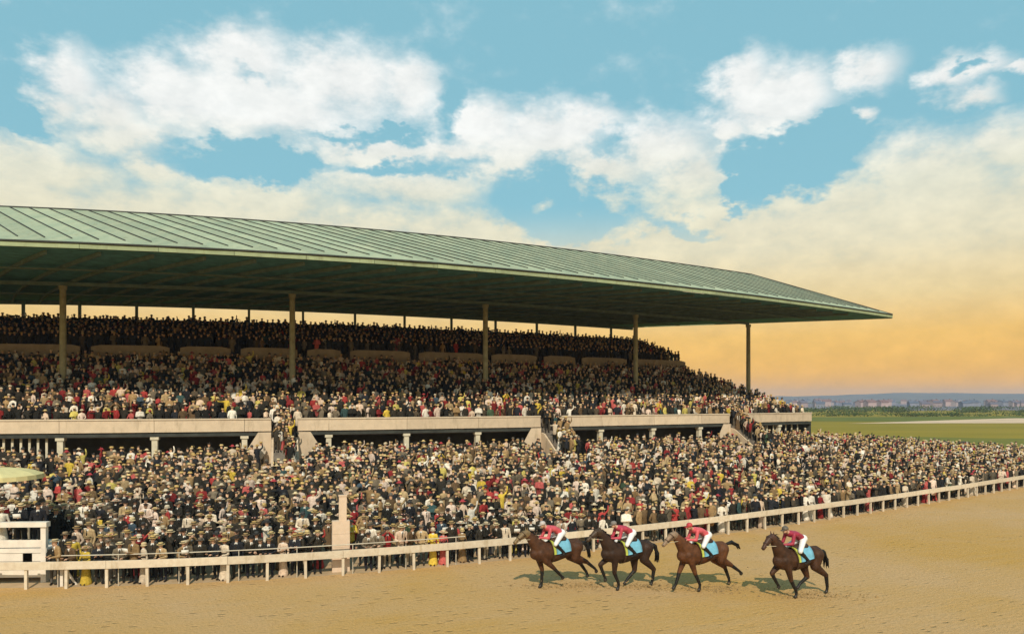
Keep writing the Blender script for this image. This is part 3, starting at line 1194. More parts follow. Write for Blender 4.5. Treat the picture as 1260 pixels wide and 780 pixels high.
COAT, TROUS, SKIN, SHOE, HAIR, SHIRT, DARK = range(7)
M_COATC = mat_objcolor('coat_cloth')
M_TROUS = mat_random('trouser_cloth', [(0, (.018, .019, .022)), (.35, (.045, .04, .035)), (.55, (.10, .09, .08)), (.7, (.02, .02, .03)), (.88, (.36, .30, .22))])
M_SKIN = mat_random('skin', [(0, (.52, .31, .21)), (.3, (.45, .26, .17)), (.55, (.58, .36, .25)), (.8, (.38, .21, .14))], .6)
M_SHOE = mat('shoe_leather', (.018, .014, .012), .5, .2, 9)
M_HAIR = mat_random('hair', [(0, (.02, .014, .01)), (.5, (.05, .03, .018)), (.8, (.16, .13, .10))])
M_SHIRT = mat('white_linen', (.72, .68, .62), .85, .05, 8)
M_DARK = mat('dark_detail', (.012, .011, .011), .6, .1, 8)
BODY_MATS = [M_COATC, M_TROUS, M_SKIN, M_SHOE, M_HAIR, M_SHIRT, M_DARK]


def hand(mb, wrist, fwd, side, mi, curl=.5, thumb_dir=None, s=1.0):
    """palm, four unequal bent fingers and a thumb leaving the side of the palm"""
    f = Vector(fwd).normalized()
    sd = Vector(side); sd = (sd - f * sd.dot(f)).normalized()
    nr = f.cross(sd)
    w = Vector(wrist)
    b = [w - sd * .030 * s - nr * .014 * s, w + sd * .030 * s - nr * .014 * s, w + sd * .030 * s + nr * .014 * s, w - sd * .030 * s + nr * .014 * s]
    e = w + f * .085 * s
    t = [e - sd * .040 * s - nr * .012 * s, e + sd * .040 * s - nr * .012 * s, e + sd * .040 * s + nr * .012 * s, e - sd * .040 * s + nr * .012 * s]
    mb.hexa(b, t, mi)
    for i, L in enumerate((.066, .078, .072, .056)):
        r0 = e + sd * (-.030 + .020 * i) * s - f * .006 * s
        k1 = r0 + (f * math.cos(curl) + nr * math.sin(curl)) * L * .55 * s
        k2 = k1 + (f * math.cos(curl * 2.1) + nr * math.sin(curl * 2.1)) * L * .5 * s
        mb.tube([r0, k1, k2], [.0092 * s, .0085 * s, .007 * s], 5, mi)
    r0 = w + f * .03 * s - sd * .028 * s
    k1 = r0 + (f * .6 - sd * .7 + nr * .35).normalized() * .036 * s
    k2 = k1 + (f * .85 - sd * .2 + nr * .5).normalized() * .03 * s
    mb.tube([r0, k1, k2], [.011 * s, .010 * s, .008 * s], 5, mi)


def face(mb, c, fw=(0, -1, 0), upv=(0, 0, 1)):
    """eyes, brows, nose, mouth and ears on a head centred at c"""
    c, f, u = Vector(c), Vector(fw).normalized(), Vector(upv).normalized()
    r = f.cross(u)
    for sg in (-1, 1):
        e = c + f * .083 + r * sg * .031 + u * .005
        mb.tube([e - r * .012, e + r * .012], .007, 5, DARK)
        mb.tube([e + u * .02 - r * .017 + f * .004, e + u * .02 + r * .017 + f * .004], .005, 4, HAIR)
        er = c + r * sg * .078 - f * .008 - u * .005
        mb.tube([er - u * .028, er + u * .028 - f * .008], [.012, .016], 5, SKIN)
    mb.add([c + f * .088 + u * .012, c + f * .083 - u * .036 + r * .018, c + f * .083 - u * .036 - r * .018, c + f * .117 - u * .028],
           [(0, 3, 1), (0, 2, 3), (1, 3, 2)], SKIN)
    mo = c + f * .081 - u * .062
    mb.tube([mo - r * .021, mo + r * .021], .0055, 4, DARK)


ARMS = {'rest': ((.265, .03, 1.13), (.262, -.07, .89)), 'pocket': ((.30, .07, 1.14), (.20, -.09, .96)), 'lean': ((.27, -.08, 1.13), (.13, -.30, 1.10)),
        'paper': ((.25, -.03, 1.12), (.10, -.28, 1.20)), 'glass': ((.30, -.16, 1.29), (.06, -.19, 1.56)), 'wave': ((.34, -.05, 1.60), (.31, -.10, 1.86)),
        'cross': ((.26, -.06, 1.13), (-.04, -.20, 1.18)), 'point': ((.30, -.22, 1.38), (.34, -.46, 1.42))}


def pr(p0, p1, r0, r1, tg, W=None, ratio=1.0):
    return (p0, p1, r0, r1, tg, W, ratio)


def man(aL, aR, head_turn=0.0, long_coat=False, lean=0.0):
    X = (1, 0, 0)
    L = lambda z: -lean * max(0, z - .9)
    p = [pr((0, L(.92), .92), (0, L(1.12), 1.12), .115, .112, COAT, X, 1.5), pr((0, L(1.12), 1.12), (0, L(1.36), 1.36), .112, .118, COAT, X, 1.6),
         pr((-.11, L(1.41), 1.41), (.11, L(1.41), 1.41), .082, .082, COAT), pr((0, L(1.42), 1.42), (0, L(1.53) - .005, 1.53), .062, .055, SKIN),
         pr((0, L(1.6) - .012, 1.565), (0, L(1.64), 1.64), .070, .084, SKIN, (0, 1, 0), 1.12), pr((0, L(1.6) + .028, 1.60), (0, L(1.65) + .02, 1.665), .072, .074, HAIR),
         pr((0, L(1.5) - .04, 1.515), (0, L(1.5) - .045, 1.54), .045, .05, SKIN)]
    if long_coat:
        p.append(pr((0, 0, .55), (0, 0, .95), .15, .125, COAT, X, 1.35))
    else:
        p.append(pr((0, 0, .80), (0, 0, .95), .128, .118, COAT, X, 1.45))
    for sg, am in ((-1, aL), (1, aR)):
        p += [pr((sg * .095, 0, .86), (sg * .105, -.005, .50), .092, .066, TROUS), pr((sg * .105, -.005, .50), (sg * .11, .015, .10), .064, .052, TROUS),
              pr((sg * .11, .02, .055), (sg * .13, -.13, .042), .045, .036, SHOE)]
        e, w = ARMS[am]
        e, w = (sg * e[0], e[1] + L(e[2]), e[2]), (sg * w[0], w[1] + L(w[2]), w[2])
        sh = (sg * .195, L(1.40), 1.40)
        p += [pr(sh, e, .064, .052, COAT), pr(e, w, .052, .040, COAT)]
    ex = MB()
    # shirt front, tie
    ex.add([(-.062, L(1.44) - .098, 1.43), (.062, L(1.44) - .098, 1.43), (0.0, L(1.2) - .128, 1.19), (-.04, L(1.46) - .06, 1.475), (.04, L(1.46) - .06, 1.475), (0, L(1.3) - .05, 1.3)],
           [(0, 2, 1), (0, 1, 4, 3), (0, 3, 5, 2), (1, 2, 5, 4)], SHIRT)
    ex.tube([(0, L(1.44) - .108, 1.44), (0, L(1.3) - .130, 1.30), (0, L(1.22) - .135, 1.215)], [.014, .017, .008], 5, DARK)
    face(ex, (0, L(1.61) - .006, 1.605))
    for sg, am in ((-1, aL), (1, aR)):
        e, w = ARMS[am]
        e, w = Vector((sg * e[0], e[1] + L(e[2]), e[2])), Vector((sg * w[0], w[1] + L(w[2]), w[2]))
        if am != 'pocket':
            hand(ex, w, w - e, (-sg, -.3, 0), SKIN, .55)
    if 'paper' in (aL, aR):
        ex.add([(-.13, -.36, 1.20), (.13, -.36, 1.20), (.14, -.42, 1.38), (-.14, -.42, 1.38), (-.13, -.352, 1.20), (.13, -.352, 1.20), (.14, -.412, 1.38), (-.14, -.412, 1.38)],
               [(0, 1, 2, 3), (7, 6, 5, 4), (0, 4, 5, 1), (1, 5, 6, 2), (2, 6, 7, 3), (3, 7, 4, 0)], SHIRT)
    if 'glass' in (aL, aR):
        for sg in (-1, 1):
            ex.tube([(sg * .035, -.10, 1.60), (sg * .038, -.20, 1.60)], [.018, .026], 7, DARK)
    return p, ex


def woman(aL, aR, wide=1.0):
    X = (1, 0, 0)
    p = [pr((0, 0, 1.03), (0, 0, 1.12), .098, .092, COAT, X, 1.25), pr((0, -.005, 1.12), (0, -.012, 1.30), .095, .105, COAT, X, 1.4),
         pr((-.09, 0, 1.345), (.09, 0, 1.345), .066, .066, COAT), pr((0, 0, 1.36), (0, 0, 1.46), .050, .047, SKIN),
         pr((0, -.012, 1.495), (0, 0, 1.565), .064, .076, SKIN, (0, 1, 0), 1.1), pr((0, .03, 1.52), (0, .025, 1.60), .078, .078, HAIR),
         pr((0, 0, .98), (0, .01, .10), .115, .205 * wide, COAT, X, 1.12), pr((0, .01, .45), (0, .02, .08), .15, .235 * wide, COAT, X, 1.08)]
    for sg, am in ((-1, aL), (1, aR)):
        e, w = ARMS[am]
        k = .93
        e, w = (sg * abs(e[0]) * .88, e[1], e[2] * k), (sg * w[0] * .88, w[1], w[2] * k)
        p += [pr((sg * .155, 0, 1.335), e, .056, .045, COAT), pr(e, w, .045, .034, COAT), pr((sg * .07, -.1, .04), (sg * .08, -.24, .03), .034, .028, SHOE)]
    ex = MB()
    ex.lathe([(.058, 1.375), (.075, 1.385), (.050, 1.43)], 10, mi=SHIRT)
    face(ex, (0, -.006, 1.53))
    for sg, am in ((-1, aL), (1, aR)):
        e, w = ARMS[am]
        e, w = Vector((sg * e[0] * .88, e[1], e[2] * .93)), Vector((sg * w[0] * .88, w[1], w[2] * .93))
        hand(ex, w, w - e, (-sg, -.3, 0), SKIN, .55, s=.9)
    ex.lathe([(.142, 1.055), (.146, 1.075), (.142, 1.095)], 14, mi=DARK, sy=.82)
    return p, ex


MEN = [man('rest', 'rest'), man('pocket', 'pocket'), man('lean', 'lean', lean=.25), man('paper', 'paper'), man('glass', 'glass'),
       man('rest', 'wave'), man('cross', 'cross'), man('rest', 'pocket', long_coat=True), man('point', 'rest'), man('rest', 'rest', long_coat=True)]
WOMEN = [woman('rest', 'rest'), woman('lean', 'lean'), woman('rest', 'wave', 1.1), woman('cross', 'rest', .85), woman('paper', 'rest', 1.2)]
POSE_M = ['with arms at his sides', 'hands in pockets', 'leaning forward', 'holding a paper', 'raising field glasses', 'waving one arm', 'with folded arms',
          'in long coat', 'pointing', 'in overcoat']
HR, LR = [], []
for p, ex in MEN + WOMEN:
    V, T, tg_ = fuse(p, .020, .40)
    mb = MB()
    mb.v = [tuple(v) for v in V]; mb.f = [tuple(int(i) for i in t) for t in T]; mb.m = [int(i) for i in tg_]
    off = len(mb.v)
    mb.v += ex.v; mb.f += [tuple(i + off for i in f) for f in ex.f]; mb.m += ex.m
    HR.append(mb.mesh('body', BODY_MATS, smooth=True))
    LR.append(fuse(p, .028, 190 / (len(T) / .40 * (.020 / .028) ** 2), smooth=2))

# hats, origin at the middle of the head
M_HATC = mat_objcolor('hat_felt', .8)
M_BAND = mat('hat_band', (.02, .018, .02), .7, .1, 9)


def hat_boater(n=18):
    m = MB()
    m.lathe([(.100, .052), (.165, .054), (.166, .064), (.098, .066)], n, sy=1.1)
    m.lathe([(.099, .060), (.100, .100)], n, mi=1, sy=1.1)
    m.lathe([(.097, .099), (.096, .135), (.085, .140)], n, sy=1.1)
    return m


def hat_derby(n=16):
    m = MB()
    m.lathe([(.098, .046), (.145, .058), (.148, .068), (.098, .060)], n, sy=1.15)
    m.lathe([(.098, .056), (.100, .078)], n, mi=1, sy=1.1)
    m.lathe([(.098, .077), (.099, .105), (.088, .145), (.055, .168), (.01, .172)], n, sy=1.1)
    return m


def hat_fedora(n=16):
    m = MB()
    m.lathe([(.098, .044), (.150, .040), (.168, .050), (.150, .054), (.098, .060)], n, sy=1.12)
    m.lathe([(.099, .056), (.100, .086)], n, mi=1, sy=1.1)
    m.lathe([(.097, .085), (.088, .140), (.060, .158), (.03, .142)], n, sy=1.2)
    return m


def hat_cap(n=14):
    m = MB()
    m.lathe([(.090, .048), (.112, .062), (.118, .082), (.090, .104), (.02, .110)], n, (0, -.008, 0), sy=1.15)
    m.add([(-.065, -.085, .052), (.065, -.085, .052), (.055, -.165, .040), (-.055, -.165, .040), (-.065, -.085, .064), (.065, -.085, .064), (.055, -.165, .048), (-.055, -.165, .048)],
          [(0, 3, 2, 1), (4, 5, 6, 7), (0, 1, 5, 4), (1, 2, 6, 5), (2, 3, 7, 6), (3, 0, 4, 7)])
    return m


def hat_wide(n=18):
    m = MB()
    m.lathe([(.095, .036), (.20, .030), (.225, .050), (.20, .056), (.10, .058)], n, sy=1.05)
    m.lathe([(.112, .054), (.118, .085)], n, mi=1)
    m.lathe([(.112, .084), (.105, .125), (.06, .145), (.01, .148)], n)
    for k in range(5):
        a = k * 1.1
        m.lathe([(.012, .06), (.034, .075), (.036, .092), (.012, .108)], 6, (.125 * math.cos(a), .125 * math.sin(a), 0), mi=2)
    return m


def hat_cloche(n=16):
    m = MB()
    m.lathe([(.120, .000), (.125, .010), (.102, .036), (.101, .085), (.085, .128), (.05, .146), (.01, .150)], n, (0, .008, 0), sy=1.08)
    m.lathe([(.1035, .036), (.1040, .058)], n, (0, .008, 0), mi=1, sy=1.08)
    return m


M_FLOWER = mat('hat_flowers', (.55, .12, .14), .8, .3, 20, second=(.72, .62, .42))
HATS = {}
for nm, fn in (('straw boater', hat_boater), ('dark derby', hat_derby), ('fedora', hat_fedora), ('flat cap', hat_cap), ('wide hat', hat_wide), ('cloche hat', hat_cloche)):
    HATS[nm] = fn().mesh('hat', [M_HATC, M_BAND, M_FLOWER], smooth=False)


def low_hat(kind):
    m = MB()
    if kind == 0:      # boater
        m.lathe([(.100, .05), (.168, .058), (.098, .066), (.096, .135)], 7)
    elif kind == 1:    # derby or fedora
        m.lathe([(.098, .045), (.150, .058), (.098, .066), (.090, .140), (.03, .165)], 7)
    elif kind == 2:    # cap
        m.lathe([(.090, .045), (.118, .075), (.04, .112)], 7, (0, -.012, 0), sy=1.2)
    else:              # wide hat
        m.lathe([(.095, .032), (.215, .046), (.11, .060), (.06, .145)], 8)
    v = np.array(m.v)
    tr_ = []
    for f in m.f:
        for k in range(1, len(f) - 1):
            tr_.append((f[0], f[k], f[k + 1]))
    return v, np.array(tr_)


LOWHAT = [low_hat(k) for k in range(4)]
HATTAG = 7
CROWD_PROTO = []
NMEN = len(MEN)
for i, (V, T, tg_) in enumerate(LR):
    hz = 1.605 if i < NMEN else 1.53
    for k in ((0, 1, 2) if i < NMEN else (3,)):
        hv, ht = LOWHAT[k]
        hy = 0.0
        if i == 2:
            hy = -.25 * .7
        v = np.concatenate([V, hv + np.array([0, hy, hz])])
        t = np.concatenate([T, ht + len(V)])
        g_ = np.concatenate([tg_, np.full(len(ht), HATTAG)])
        CROWD_PROTO.append((v, t, g_, i >= NMEN, k))
P_MEN = [i for i, p in enumerate(CROWD_PROTO) if not p[3]]
P_WOM = [i for i, p in enumerate(CROWD_PROTO) if p[3]]
SKINS = np.array([(.56, .33, .20), (.48, .27, .16), (.62, .38, .24), (.54, .32, .19)])
C_BLACK = [(.022, .020, .016), (.030, .026, .020), (.020, .021, .026), (.017, .016, .014), (.036, .030, .022)]
C_GREY = [(.095, .078, .055), (.14, .112, .078), (.08, .06, .04), (.17, .135, .095)]
C_PALE = [(.64, .52, .39), (.72, .63, .52), (.58, .43, .32), (.64, .49, .40), (.74, .67, .58)]
C_RED = [(.38, .05, .045), (.24, .025, .025), (.46, .10, .09), (.17, .018, .018)]
C_YEL = [(.60, .42, .06), (.55, .45, .12)]
C_TEAL = [(.035, .07, .07), (.05, .075, .10), (.05, .08, .045)]
C_TAN = [(.33, .21, .10), (.24, .15, .07), (.40, .28, .15), (.16, .10, .05), (.12, .075, .04)]


def pick_coat(is_w, mood, clump=0.0):
    """mood weights: black, grey, pale, red, yellow, teal, tan; clump: friends in red stand together"""
    if clump:
        mood = tuple(m * (1 + 5 * clump) if i == 3 else m * (1 + 2 * clump) if i in (2, 4) else m for i, m in enumerate(mood))
    grp = random.choices((C_BLACK, C_GREY, C_PALE, C_RED, C_YEL, C_TEAL, C_TAN), mood)[0]
    c = random.choice(grp)
    k = random.uniform(.8, 1.2)
    return tuple(min(.85, v * k) for v in c), ('black', 'grey', 'cream', 'red', 'yellow', 'blue-green', 'tan')[(C_BLACK, C_GREY, C_PALE, C_RED, C_YEL, C_TEAL, C_TAN).index(grp)]


MOOD_M = (48, 12, 10, 3, 2, 1, 24)
MOOD_W = (10, 7, 48, 20, 5, 2, 8)


def crowd_mesh(name, folk, label, cat):
    """folk: (x, y, z, rz, scale, proto, coat, hat colour)  -> one uncountable mass"""
    byp = {}
    for q in folk:
        byp.setdefault(q[5], []).append(q)
    VV, TT, CC = [], [], []
    off = 0
    for pi_, lst in byp.items():
        v, t, g_, _, _ = CROWD_PROTO[pi_]
        n = len(lst)
        A = np.array([(q[0], q[1], q[2], q[3], q[4]) for q in lst])
        ca, sa, s_ = np.cos(A[:, 3])[:, None], np.sin(A[:, 3])[:, None], A[:, 4][:, None]
        x = (v[None, :, 0] * ca - v[None, :, 1] * sa) * s_ + A[:, 0][:, None]
        y = (v[None, :, 0] * sa + v[None, :, 1] * ca) * s_ + A[:, 1][:, None]
        z = v[None, :, 2] * s_ + A[:, 2][:, None]
        VV.append(np.stack([x, y, z], -1).reshape(-1, 3))
        TT.append((t[None] + (np.arange(n) * len(v))[:, None, None] + off).reshape(-1, 3))
        off += n * len(v)
        pal = np.ones((n, 8, 4))
        pal[:, COAT, :3] = np.array([q[6] for q in lst])
        pal[:, TROUS, :3] = np.array([random.choice(C_BLACK + C_GREY) for _ in lst])
        pal[:, SKIN, :3] = SKINS[RNG.integers(0, len(SKINS), n)]
        pal[:, SHOE, :3] = (.02, .016, .014)
        pal[:, HAIR, :3] = (.03, .02, .014)
        pal[:, SHIRT, :3] = .7
        pal[:, DARK, :3] = .015
        pal[:, HATTAG, :3] = np.array([q[7] for q in lst])
        CC.append(pal[:, g_, :].reshape(-1, 4))
    V, T, C = np.concatenate(VV), np.concatenate(TT), np.concatenate(CC)
    me = bpy.data.meshes.new(name)
    me.vertices.add(len(V)); me.vertices.foreach_set('co', V.ravel())
    me.loops.add(len(T) * 3); me.loops.foreach_set('vertex_index', T.ravel().astype(np.int32))
    me.polygons.add(len(T)); me.polygons.foreach_set('loop_start', np.arange(0, len(T) * 3, 3, dtype=np.int32))
    me.polygons.foreach_set('use_smooth', np.ones(len(T), dtype=bool))
    at = me.attributes.new('cloth', 'FLOAT_COLOR', 'FACE')
    at.data.foreach_set('color', C.ravel())
    me.materials.append(M_CROWD)
    me.update(calc_edges=True)
    me.validate()
    o = bpy.data.objects.new(name, me)
    COL.objects.link(o)
    tag(o, label, cat, kind='stuff')
    return o


M_CROWD = mat_attr()
STRAW = [(.52, .35, .13), (.60, .44, .20), (.44, .29, .11), (.62, .48, .28), (.36, .24, .11)]
HAT_DK = [(.02, .018, .018), (.04, .03, .025), (.05, .05, .05)]
HAT_LT = [(.62, .52, .38), (.54, .40, .28), (.58, .46, .32)]


def clumpy(x, y):
    v = math.sin(x * .55 + 1.3 * math.sin(y * .31)) * math.sin(y * .62 + 1.1 * math.sin(x * .27 + 2))
    return max(0.0, v - .45) * 2.2


def somebody(women, mood_m=MOOD_M, mood_w=MOOD_W, straw=.44, clump=0.0):
    w = random.random() < women
    pi_ = random.choice(P_WOM if w else P_MEN)
    if not w:
        k = 0 if random.random() < straw else random.choice((1, 1, 2))
        pi_ = random.choice([i for i in P_MEN if CROWD_PROTO[i][4] == k])
    coat, cname = pick_coat(w, mood_w if w else mood_m, clump)
    if w:
        hc = random.choice(HAT_LT + HAT_DK + STRAW + [(.4, .05, .06)])
    else:
        hc = random.choice(STRAW) if CROWD_PROTO[pi_][4] == 0 else random.choice(HAT_DK + [(.12, .10, .08), (.5, .42, .3)])
    return pi_, coat, cname, hc


# ------------------------------------------------------------------ the crowd on the lawn
lawn_folk = []                     # row, u, x, y, z, rz, scale
PATH = (UX(407), UX(434))
row = 0
o_ = 0.62
while o_ < 34:
    u = 0.6 + random.random() * .4
    while u < U_MAX - 12:
        W = LW(u)
        o = o_ + random.uniform(-.2, .2) * (1 if row else .3)
        x, y, a = rail(u + random.uniform(-.1, .1), o)
        xp = 630 + F_PX * x / y
        ok = o < W - 0.5 and -230 < xp < 1330
        if o_ < 1.6 and 400 < xp < 442:
            ok = False                                       # where the winning post stands
        if x < -18.45 and 0.2 < o < 3.5:
            ok = False                                       # where the judges' stand is
        if random.random() < .03 + .35 * max(0, math.sin(x * .9 + y * .35) * math.sin(y * .8 - x * .25 + 1) - .72) / .28 * (row > 0):
            ok = False
        for ga, gb in GAPS:
            pm = P((ga + gb) / 2, -2, 0)
            if abs(x - pm.x) < 1.6 and abs(y - pm.y) < 3.0:
                ok = False
        if ok:
            z = LZ(u, o) + .02
            lawn_folk.append([row, u, x, y, z, a + random.gauss(0, .45), min(1.1, max(.84, random.gauss(1.0, .05))), xp])
        u += random.uniform(.44, .66) if row > 1 else random.uniform(.38, .54)
    o_ += 0.66 if row == 0 else 1.0 if row < 8 else 0.84
    row += 1

inframe = [q for q in lawn_folk if 2 < q[7] < 1258]
inframe.sort(key=lambda q: q[3])
N_IND = 284
near = set(id(q) for q in inframe[:N_IND])
ORD = lambda n: '%d%s' % (n, 'th' if 10 <= n % 100 <= 20 else {1: 'st', 2: 'nd', 3: 'rd'}.get(n % 10, 'th'))
ROWN = ['front', 'second', 'third', 'fourth', 'fifth', 'sixth', 'seventh', 'eighth', 'ninth', 'tenth', 'eleventh', 'twelfth', 'thirteenth', 'fourteenth']
rank = {}
for r in range(row):
    lst = sorted([q for q in inframe if q[0] == r], key=lambda q: q[7])
    for i, q in enumerate(lst):
        rank[id(q)] = i + 1


def make_person(proto, x, y, z, rz, sc, coat, hatname, hatcol, label, group=None):
    e = empty('person', (x, y, z))
    e.rotation_euler = (0, 0, rz); e.scale = (sc, sc, sc)
    b = place('body', HR[proto], e)
    b.color = (*coat, 1)
    h = place('hat', HATS[hatname], e, (0, -.25 * .7 if proto == 2 else 0, 1.605 if proto < NMEN else 1.53), random.uniform(-.15, .15))
    h.rotation_euler = (random.uniform(-.1, .08), random.uniform(-.08, .08), random.uniform(-.2, .2))
    h.color = (*hatcol, 1)
    tag(e, label, 'person', group)
    return e


rest = []
for q in lawn_folk:
    r, u, x, y, z, rz, sc, xp = q
    if id(q) in near:
        w = random.random() < .26
        if w:
            proto = NMEN + random.randrange(len(WOMEN))
            coat, cname = pick_coat(True, (16, 8, 40, 26, 5, 4, 5), clumpy(x, y))
            hn = random.choice(('wide hat', 'wide hat', 'cloche hat'))
            hc = random.choice(HAT_LT + HAT_DK + STRAW)
            lab = 'woman in %s dress and %s, %s from left in %s row behind rail' % (cname, hn, ORD(rank[id(q)]), ROWN[r])
        else:
            proto = random.choice((0, 1, 2, 3, 6, 6, 7, 9, 1, 0, 8, 4)) if r else random.choice((1, 2, 2, 2, 3, 6, 0, 4))
            if random.random() < .03:
                proto = 5
            coat, cname = pick_coat(False, (56, 13, 9, 3, 1, 1, 16))
            hn = random.choices(('straw boater', 'dark derby', 'fedora', 'flat cap'), (46, 14, 24, 16))[0]
            hc = random.choice(STRAW) if hn == 'straw boater' else random.choice(HAT_DK) if hn == 'dark derby' else random.choice(HAT_DK + [(.14, .11, .08), (.45, .36, .24), (.28, .20, .12)])
            lab = 'man in %s coat and %s, %s from left in %s row behind rail' % (cname, hn, ORD(rank[id(q)]), ROWN[r])
        make_person(proto, x, y, z, rz, sc, coat, hn, hc, lab, 'spectators near the rail')
    else:
        # deeper in, slightly fewer women
        yel = 1.0 if r > 8 else .4
        pi_, coat, cname, hc = somebody(.26 if r < 9 else .22, clump=clumpy(x, y))
        rest.append((x, y, z, rz, sc, pi_, coat, hc))
# people on the stairs
for ga, gb in GAPS:
    for k in range(44):
        d = random.uniform(-3.6, 0.6)
        s = random.uniform(ga + .3, gb - .3)
        p = P(s, d, min(5.3, 3.0 + 2.28 * (d + 3.6) / 3.6))
        pi_, coat, cname, hc = somebody(.2)
        rest.append((p.x, p.y, p.z, ANG(s) + random.gauss(0, .5), random.uniform(.92, 1.05), pi_, coat, hc))
crowd_mesh('lawn_crowd', rest, 'dense crowd of spectators packed on the sloping lawn below the stand', 'crowd')

up_folk, top_folk = [], []
for i, (d, z) in enumerate(ROWS):
    s = S_LEFT + .3
    e = s_end(d) - .15
    while s < e:
        pos = P(s + random.uniform(-.08, .08), d + .42 + random.uniform(-.12, .12), z)
        if pos.y > 1 and -270 < px(*pos)[0] < 1260:
            colgap = any(abs(s - (S0 + BAY * k)) < .35 for k in range(-2, 5)) and abs(d - D_COL) < .6
            if random.random() > .03 and not colgap:
                if i < 14:
                    pi_, coat, cname, hc = somebody(.26, (54, 12, 10, 5, 2, 2, 15), (12, 8, 42, 22, 7, 3, 6), .48, clumpy(pos.x, pos.y))
                else:
                    pi_, coat, cname, hc = somebody(.14, (84, 10, 1, 1, 0, 2, 2), (50, 20, 8, 6, 1, 8, 7), .22)
                (up_folk if i < 14 else top_folk).append((pos.x, pos.y, pos.z, ANG(s) + random.gauss(0, .4), random.uniform(.90, 1.07), pi_, coat, hc))
        s += random.uniform(.44, .60)
crowd_mesh('terrace_crowd', up_folk, 'crowd packed on the terraces behind the cream parapet', 'crowd')
crowd_mesh('back_row_crowd', top_folk, 'dark crowd on the uppermost rows under the roof', 'crowd')
print('FOLK', len(lawn_folk), len(rest), len(up_folk), len(top_folk), [len(t[1]) for t in CROWD_PROTO[:3]])

# ------------------------------------------------------------------ judges' stand at the left, with its parasol
M_JW = mat('judges_white_boards', (0.74, 0.66, 0.58), 0.8, .07, 2.5, bump=.2, bscale=12)
UJ = float(np.interp(-18.72, _RX, _RU))                    # right-hand end of the platform along the rail


def J(a, o, z):
    """a metres left of the platform's right end, o metres behind the rail"""
    x, y, an = rail(UJ)
    return Vector((x - math.cos(an) * a - math.sin(an) * o, y - math.sin(an) * a + math.cos(an) * o, z))


js = empty('viewing_platform', J(2, 2, 0))
tag(js, 'low white boarded platform with a railing at the left edge', 'platform')
JA = 9.0


def jbox(name, a0, a1, o0, o1, z0, z1, m_=M_JW, parent=js):
    m = MB()
    m.hexa([J(a1, o0, z0), J(a0, o0, z0), J(a0, o1, z0), J(a1, o1, z0)], [J(a1, o0, z1), J(a0, o0, z1), J(a0, o1, z1), J(a1, o1, z1)])
    return m.build(name, m_, parent)


jbox('floor', 0, JA, .95, 3.0, 1.30, 1.42)
for a in (0.0, 2.6, 5.2, 7.8):
    jbox('corner_post' if a == 0 else 'front_post', a, a + .2, .82, 1.0, 0, 2.32)
jbox('hand_rail', -.06, JA, .76, 1.04, 2.325, 2.52)
for z0, z1 in ((.62, .93), (.95, 1.26)):
    for a0, a1 in ((.21, .55), (.92, 2.59), (2.81, 5.19), (5.41, 7.79)):
        jbox('base_board', a0, a1, .86, .90, z0, z1)
jbox('bottom_board', .21, 2.59, .86, .90, .30, .58)
jbox('floor_edge', -.02, JA, .84, .93, 1.28, 1.46)
jbox('knee_board', .21, 2.59, .865, .895, 1.50, 1.80)
for z0, z1 in ((.10, .50), (.52, .92), (.94, 1.27)):
    jbox('side_board', .02, .06, 1.02, 2.98, z0, z1)
jbox('back_board', .2, JA, 2.9, 2.94, .1, 1.27, M_DARKWALL)

pc = J(2.7, 1.9, 1.42)
M_PARA = mat('cream_canvas', (0.66, 0.56, 0.28), 0.85, .06, 3.0)
par_ = empty('parasol', pc)
tag(par_, 'large cream parasol with drooping rim over the white platform', 'parasol')
NG = 8
RP = 1.75
for k in range(NG):
    m = MB()
    for z_off in (0.0, -.012):
        for i in range(7):
            rr = RP * i / 6
            zz = 3.18 - .30 * (i / 6) ** 3 + z_off
            for q in range(4):
                an = 2 * PI * (k + q / 3) / NG
                sag = -.05 * math.sin(PI * q / 3) * (i / 6)
                m.v.append((pc.x + rr * math.cos(an), pc.y + rr * math.sin(an), pc.z + zz + sag))
    for i in range(6):
        for q in range(3):
            a = i * 4 + q
            m.f.append((a, a + 4, a + 5, a + 1)); m.m.append(0)
            b = a + 28
            m.f.append((b, b + 1, b + 5, b + 4)); m.m.append(0)
    for q in range(3):     # hanging flap at the rim
        an0, an1 = 2 * PI * (k + q / 3) / NG, 2 * PI * (k + (q + 1) / 3) / NG
        z0 = pc.z + 3.18 - .30
        m.add([(pc.x + RP * math.cos(an0), pc.y + RP * math.sin(an0), z0 + .02), (pc.x + RP * math.cos(an1), pc.y + RP * math.sin(an1), z0 + .02),
               (pc.x + RP * 1.01 * math.cos(an1), pc.y + RP * 1.01 * math.sin(an1), z0 - .16), (pc.x + RP * 1.01 * math.cos(an0), pc.y + RP * 1.01 * math.sin(an0), z0 - .16)],
              [(0, 1, 2, 3)])
    m.build('canopy_gore', M_PARA, par_)
    an = 2 * PI * k / NG
    m = MB()
    m.tube([(pc.x, pc.y, pc.z + 3.10), (pc.x + .9 * math.cos(an), pc.y + .9 * math.sin(an), pc.z + 3.02), (pc.x + 1.7 * math.cos(an), pc.y + 1.7 * math.sin(an), pc.z + 2.83)], .014, 5)
    m.build('rib', M_BEAM, par_)
m = MB(); m.tube([(pc.x, pc.y, pc.z), (pc.x, pc.y, pc.z + 3.2)], .035, 8); m.build('pole', M_POST, par_)
m = MB(); m.lathe([(.03, 3.17), (.05, 3.24), (.02, 3.34), (.012, 3.55)], 8, tuple(pc)); m.build('finial', M_POST, par_)

